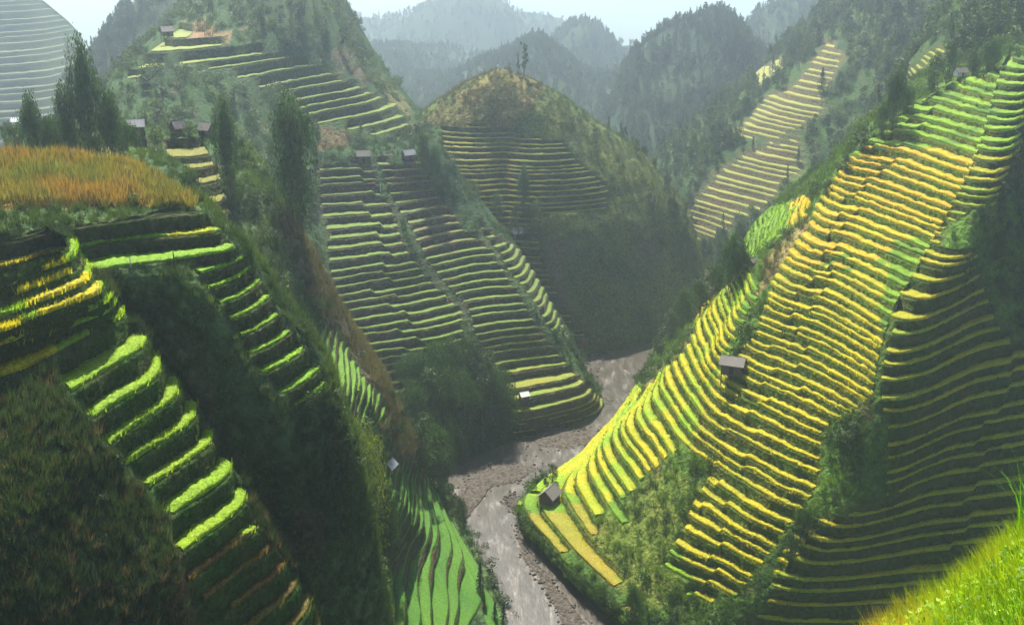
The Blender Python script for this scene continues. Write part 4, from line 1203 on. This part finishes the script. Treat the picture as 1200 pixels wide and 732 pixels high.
hut(20, 146, 'far_left_mountain', 11, 0, 'far white hut at the foot of the hazy left mountain', wm='white', rm='white', floor=.1)

def post(px, py, hn, h, label, m='wood'):
    p = hit(px, py, hn)
    if p is None: print('NO POST', px, py); return
    V, Q = taper([(0,0,-.3),(.03,0,h*.5),(0,.02,h)], [.09,.08,.06])
    me = bpy.data.meshes.new('field_post'); me.from_pydata(V, [], Q); me.materials.append(M[m])
    o = link('field_post', me); o.location = p; tag(o, label, 'post', 'posts at the field edges')
post(101, 326, 'left_hill', 1.6, 'dark post at the left end of the path above the near terraces')
post(204, 308, 'left_hill', 1.5, 'short dark post halfway along the path below the orange hilltop')
post(153, 312, 'left_hill', 1.3, 'pale short post on the path left of the dark one', 'white')
post(446, 224, 'middle_spur', 3.2, 'white marker post beside the hedge of the middle fields', 'white')

# ================================================================== the bank in the lower right corner, a few steps from the camera
fr = [R((1020,960,6.0),(1120,910,6.0),(1220,850,6.2),(1420,770,6.5)),
      R((1015,825,8.6),(1105,785,8.6),(1195,735,8.8),(1420,640,9)),
      R((1030,772,10.6),(1090,736,11),(1150,686,11.5),(1420,510,13)),
      R((1035,765,11.6),(1098,724,12.2),(1160,678,12.8),(1420,500,14)),
      [Z(1040,13.5,149.2), Z(1105,14.5,149.3), Z(1170,15.5,149.5), Z(1420,17,150.5)]]
G = dense(fr, .12, .12, mono=False)
G = G + grid_normals(G) * (.22 * fbm(G, 1.6, 4))[..., None]
nv, nu = G.shape[:2]; idx = np.arange(nv * nu).reshape(nv, nu)
q = np.stack([idx[:-1, :-1], idx[:-1, 1:], idx[1:, 1:], idx[1:, :-1]], -1).reshape(-1, 4)
o = link('near_bank', mesh('near_bank', G, q, [M['ground']], mixc((.06,.10,.02), (.12,.10,.03), .5 + fbm(G, 1, 3)))); tag(o, kind='structure')
V = G.reshape(-1, 3); cen = V[q].mean(1)
e1 = V[q[:, 2]] - V[q[:, 0]]; e2 = V[q[:, 3]] - V[q[:, 1]]; ar = .5 * np.linalg.norm(np.cross(e1, e2), axis=1)
def on_bank(n_):
    i = rng.choice(len(cen), n_, p=ar / ar.sum()); return cen[i] + (rng.random((n_, 3)) - .5) * np.array([.14, .14, .02])
P = on_bank(42000)
t = np.clip(.5 + fbm(P, 1.1, 3) * 1.4 + .5 * (rng.random(len(P)) - .5), 0, 1)[:, None]
px, py, _ = proj(P)
dry = np.clip(.9 * fbm(P + 4, .8, 2) - .1 + np.clip((1105 - px) / 60, 0, 1) * .8, 0, 1)[:, None]
cc = np.array((.30, .40, .02)) * t + np.array((.10, .26, .015)) * (1 - t)
cc = cc * (1 - dry) + np.array((.46, .36, .045)) * dry
V1, T1, C1 = tufts(P, .16 + .22 * rng.random(len(P)), .016, cc, 3, .9)
o = link('bank_grass', mesh('bank_grass', V1, T1, [M['blade']], C1)); tag(o, kind='stuff')
P = on_bank(16000) + np.array([0, 0, 1]) * (.05 + .26 * rng.random((16000, 1)))
Vl, Ql = card_leaves(P, np.tile([0, -.2, 1.], (len(P), 1)), .085, .6, .6)
t = (.5 + fbm(P, .7, 2) + .4 * rng.random(len(P)))[:, None]
cl = np.array((.26, .42, .015)) * t + np.array((.06, .2, .02)) * (1 - t)
o = link('bank_herbs', mesh('bank_herbs', Vl, Ql, [M['blade']], np.repeat(np.clip(cl, .01, .6), 4, 0))); tag(o, kind='stuff')
# tall reed clump at the right edge
def reeds(name, base, n, h, spread, col, label):
    Vr, Qr, Cr = [], [], []
    for i in range(n):
        a = rng.random() * 6.28; r = spread * rng.random() ** .5; hh = h * (.6 + .5 * rng.random())
        ln = .25 + .5 * rng.random(); s = np.array([math.cos(a + 1.57), math.sin(a + 1.57), 0]) * .012
        for k in range(6):
            u = k / 5; p = np.array([r * math.cos(a), r * math.sin(a), 0]) + np.array([math.cos(a), math.sin(a), 0]) * ln * hh * u ** 2.2 * .7 + np.array([0, 0, hh * (u - .18 * u ** 3)])
            wv = s * (1 - u * .9); Vr += [p - wv, p + wv]; Cr += [np.array(col) * (.8 + .4 * rng.random())] * 2
        o0 = i * 12
        Qr += [(o0 + 2 * k, o0 + 2 * k + 1, o0 + 2 * k + 3, o0 + 2 * k + 2) for k in range(5)]
    o = link(name, mesh(name, Vr, Qr, [M['blade']], np.array(Cr))); o.location = base
    tag(o, label, 'grass clump')
p = W(1204, 625, 12.1)
reeds('reed_clump', (p[0] + .05, p[1], p[2] - .1), 60, 1.25, .22, (.14, .38, .02), 'tall green grass clump at the right edge above the sunny bank')
p = W(1062, 740, 11.0)
reeds('reed_clump', (p[0], p[1], p[2] - .1), 34, .45, .2, (.10, .16, .02), 'low leafy tuft at the left end of the sunny bank')
# ================================================================== camera, light, air
cam = bpy.data.objects.new('camera', bpy.data.cameras.new('camera')); COL.objects.link(cam)
cam.location = (0, 0, CZ); cam.rotation_euler = (math.pi / 2 - PIT, 0, 0)
cam.data.sensor_fit = 'HORIZONTAL'; cam.data.sensor_width = 36; cam.data.lens = F / 1200 * 36
cam.data.clip_end = 20000; cam.data.clip_start = .1
SC.camera = cam
EL = math.radians(57); AZ = math.radians(-13)          # from straight ahead, towards the left
sd = Vector((math.sin(AZ) * math.cos(EL), math.cos(AZ) * math.cos(EL), math.sin(EL)))
sl = bpy.data.lights.new('sun', 'SUN'); sl.energy = 5; sl.angle = math.radians(.5); sl.color = (1, .91, .77)
so = bpy.data.objects.new('sun', sl); COL.objects.link(so)
so.rotation_euler = sd.to_track_quat('Z', 'Y').to_euler(); so.location = (-200, 300, 400)
w = bpy.data.worlds.new('World'); SC.world = w; w.use_nodes = True
nt = w.node_tree; nt.nodes.clear()
sky = nt.nodes.new('ShaderNodeTexSky'); sky.sky_type = 'NISHITA'; sky.sun_disc = False
sky.sun_elevation = EL; sky.sun_rotation = AZ; sky.altitude = 800; sky.air_density = 1; sky.dust_density = 1.5
bg = nt.nodes.new('ShaderNodeBackground'); bg.inputs[1].default_value = .05
wo = nt.nodes.new('ShaderNodeOutputWorld')
nt.links.new(sky.outputs[0], bg.inputs[0]); nt.links.new(bg.outputs[0], wo.inputs[0])

def boxobj(name, x0, x1, y0, y1, z0, z1):
    V = [(x, y, z) for x in (x0, x1) for y in (y0, y1) for z in (z0, z1)]
    Q = [(0,1,3,2),(4,6,7,5),(0,4,5,1),(2,3,7,6),(0,2,6,4),(1,5,7,3)]
    me = bpy.data.meshes.new(name); me.from_pydata(V, [], Q); me.update()
    return link(name, me)
HZ = boxobj('haze', -4100, 4100, -200, 13100, -420, 560)
m, N, L = mat('haze_air')
out = N.new('ShaderNodeOutputMaterial'); pv = N.new('ShaderNodeVolumePrincipled')
pv.inputs['Color'].default_value = (.70, .86, 1, 1)
pv.inputs['Density'].default_value = .0003
pv.inputs['Anisotropy'].default_value = .72
L.new(pv.outputs[0], out.inputs['Volume']); HZ.data.materials.append(m)
tag(HZ, 'pale morning haze filling the valley', None, None, 'stuff')

SC.render.engine = 'CYCLES'
SC.cycles.use_denoising = True
SC.cycles.max_bounces = 6; SC.cycles.diffuse_bounces = 3; SC.cycles.transmission_bounces = 2; SC.cycles.volume_bounces = 1
SC.cycles.use_adaptive_sampling = True
vs = SC.view_settings
vs.view_transform = 'Standard'; vs.look = 'None'; vs.gamma = 1; vs.exposure = 1.85
vs.use_curve_mapping = False
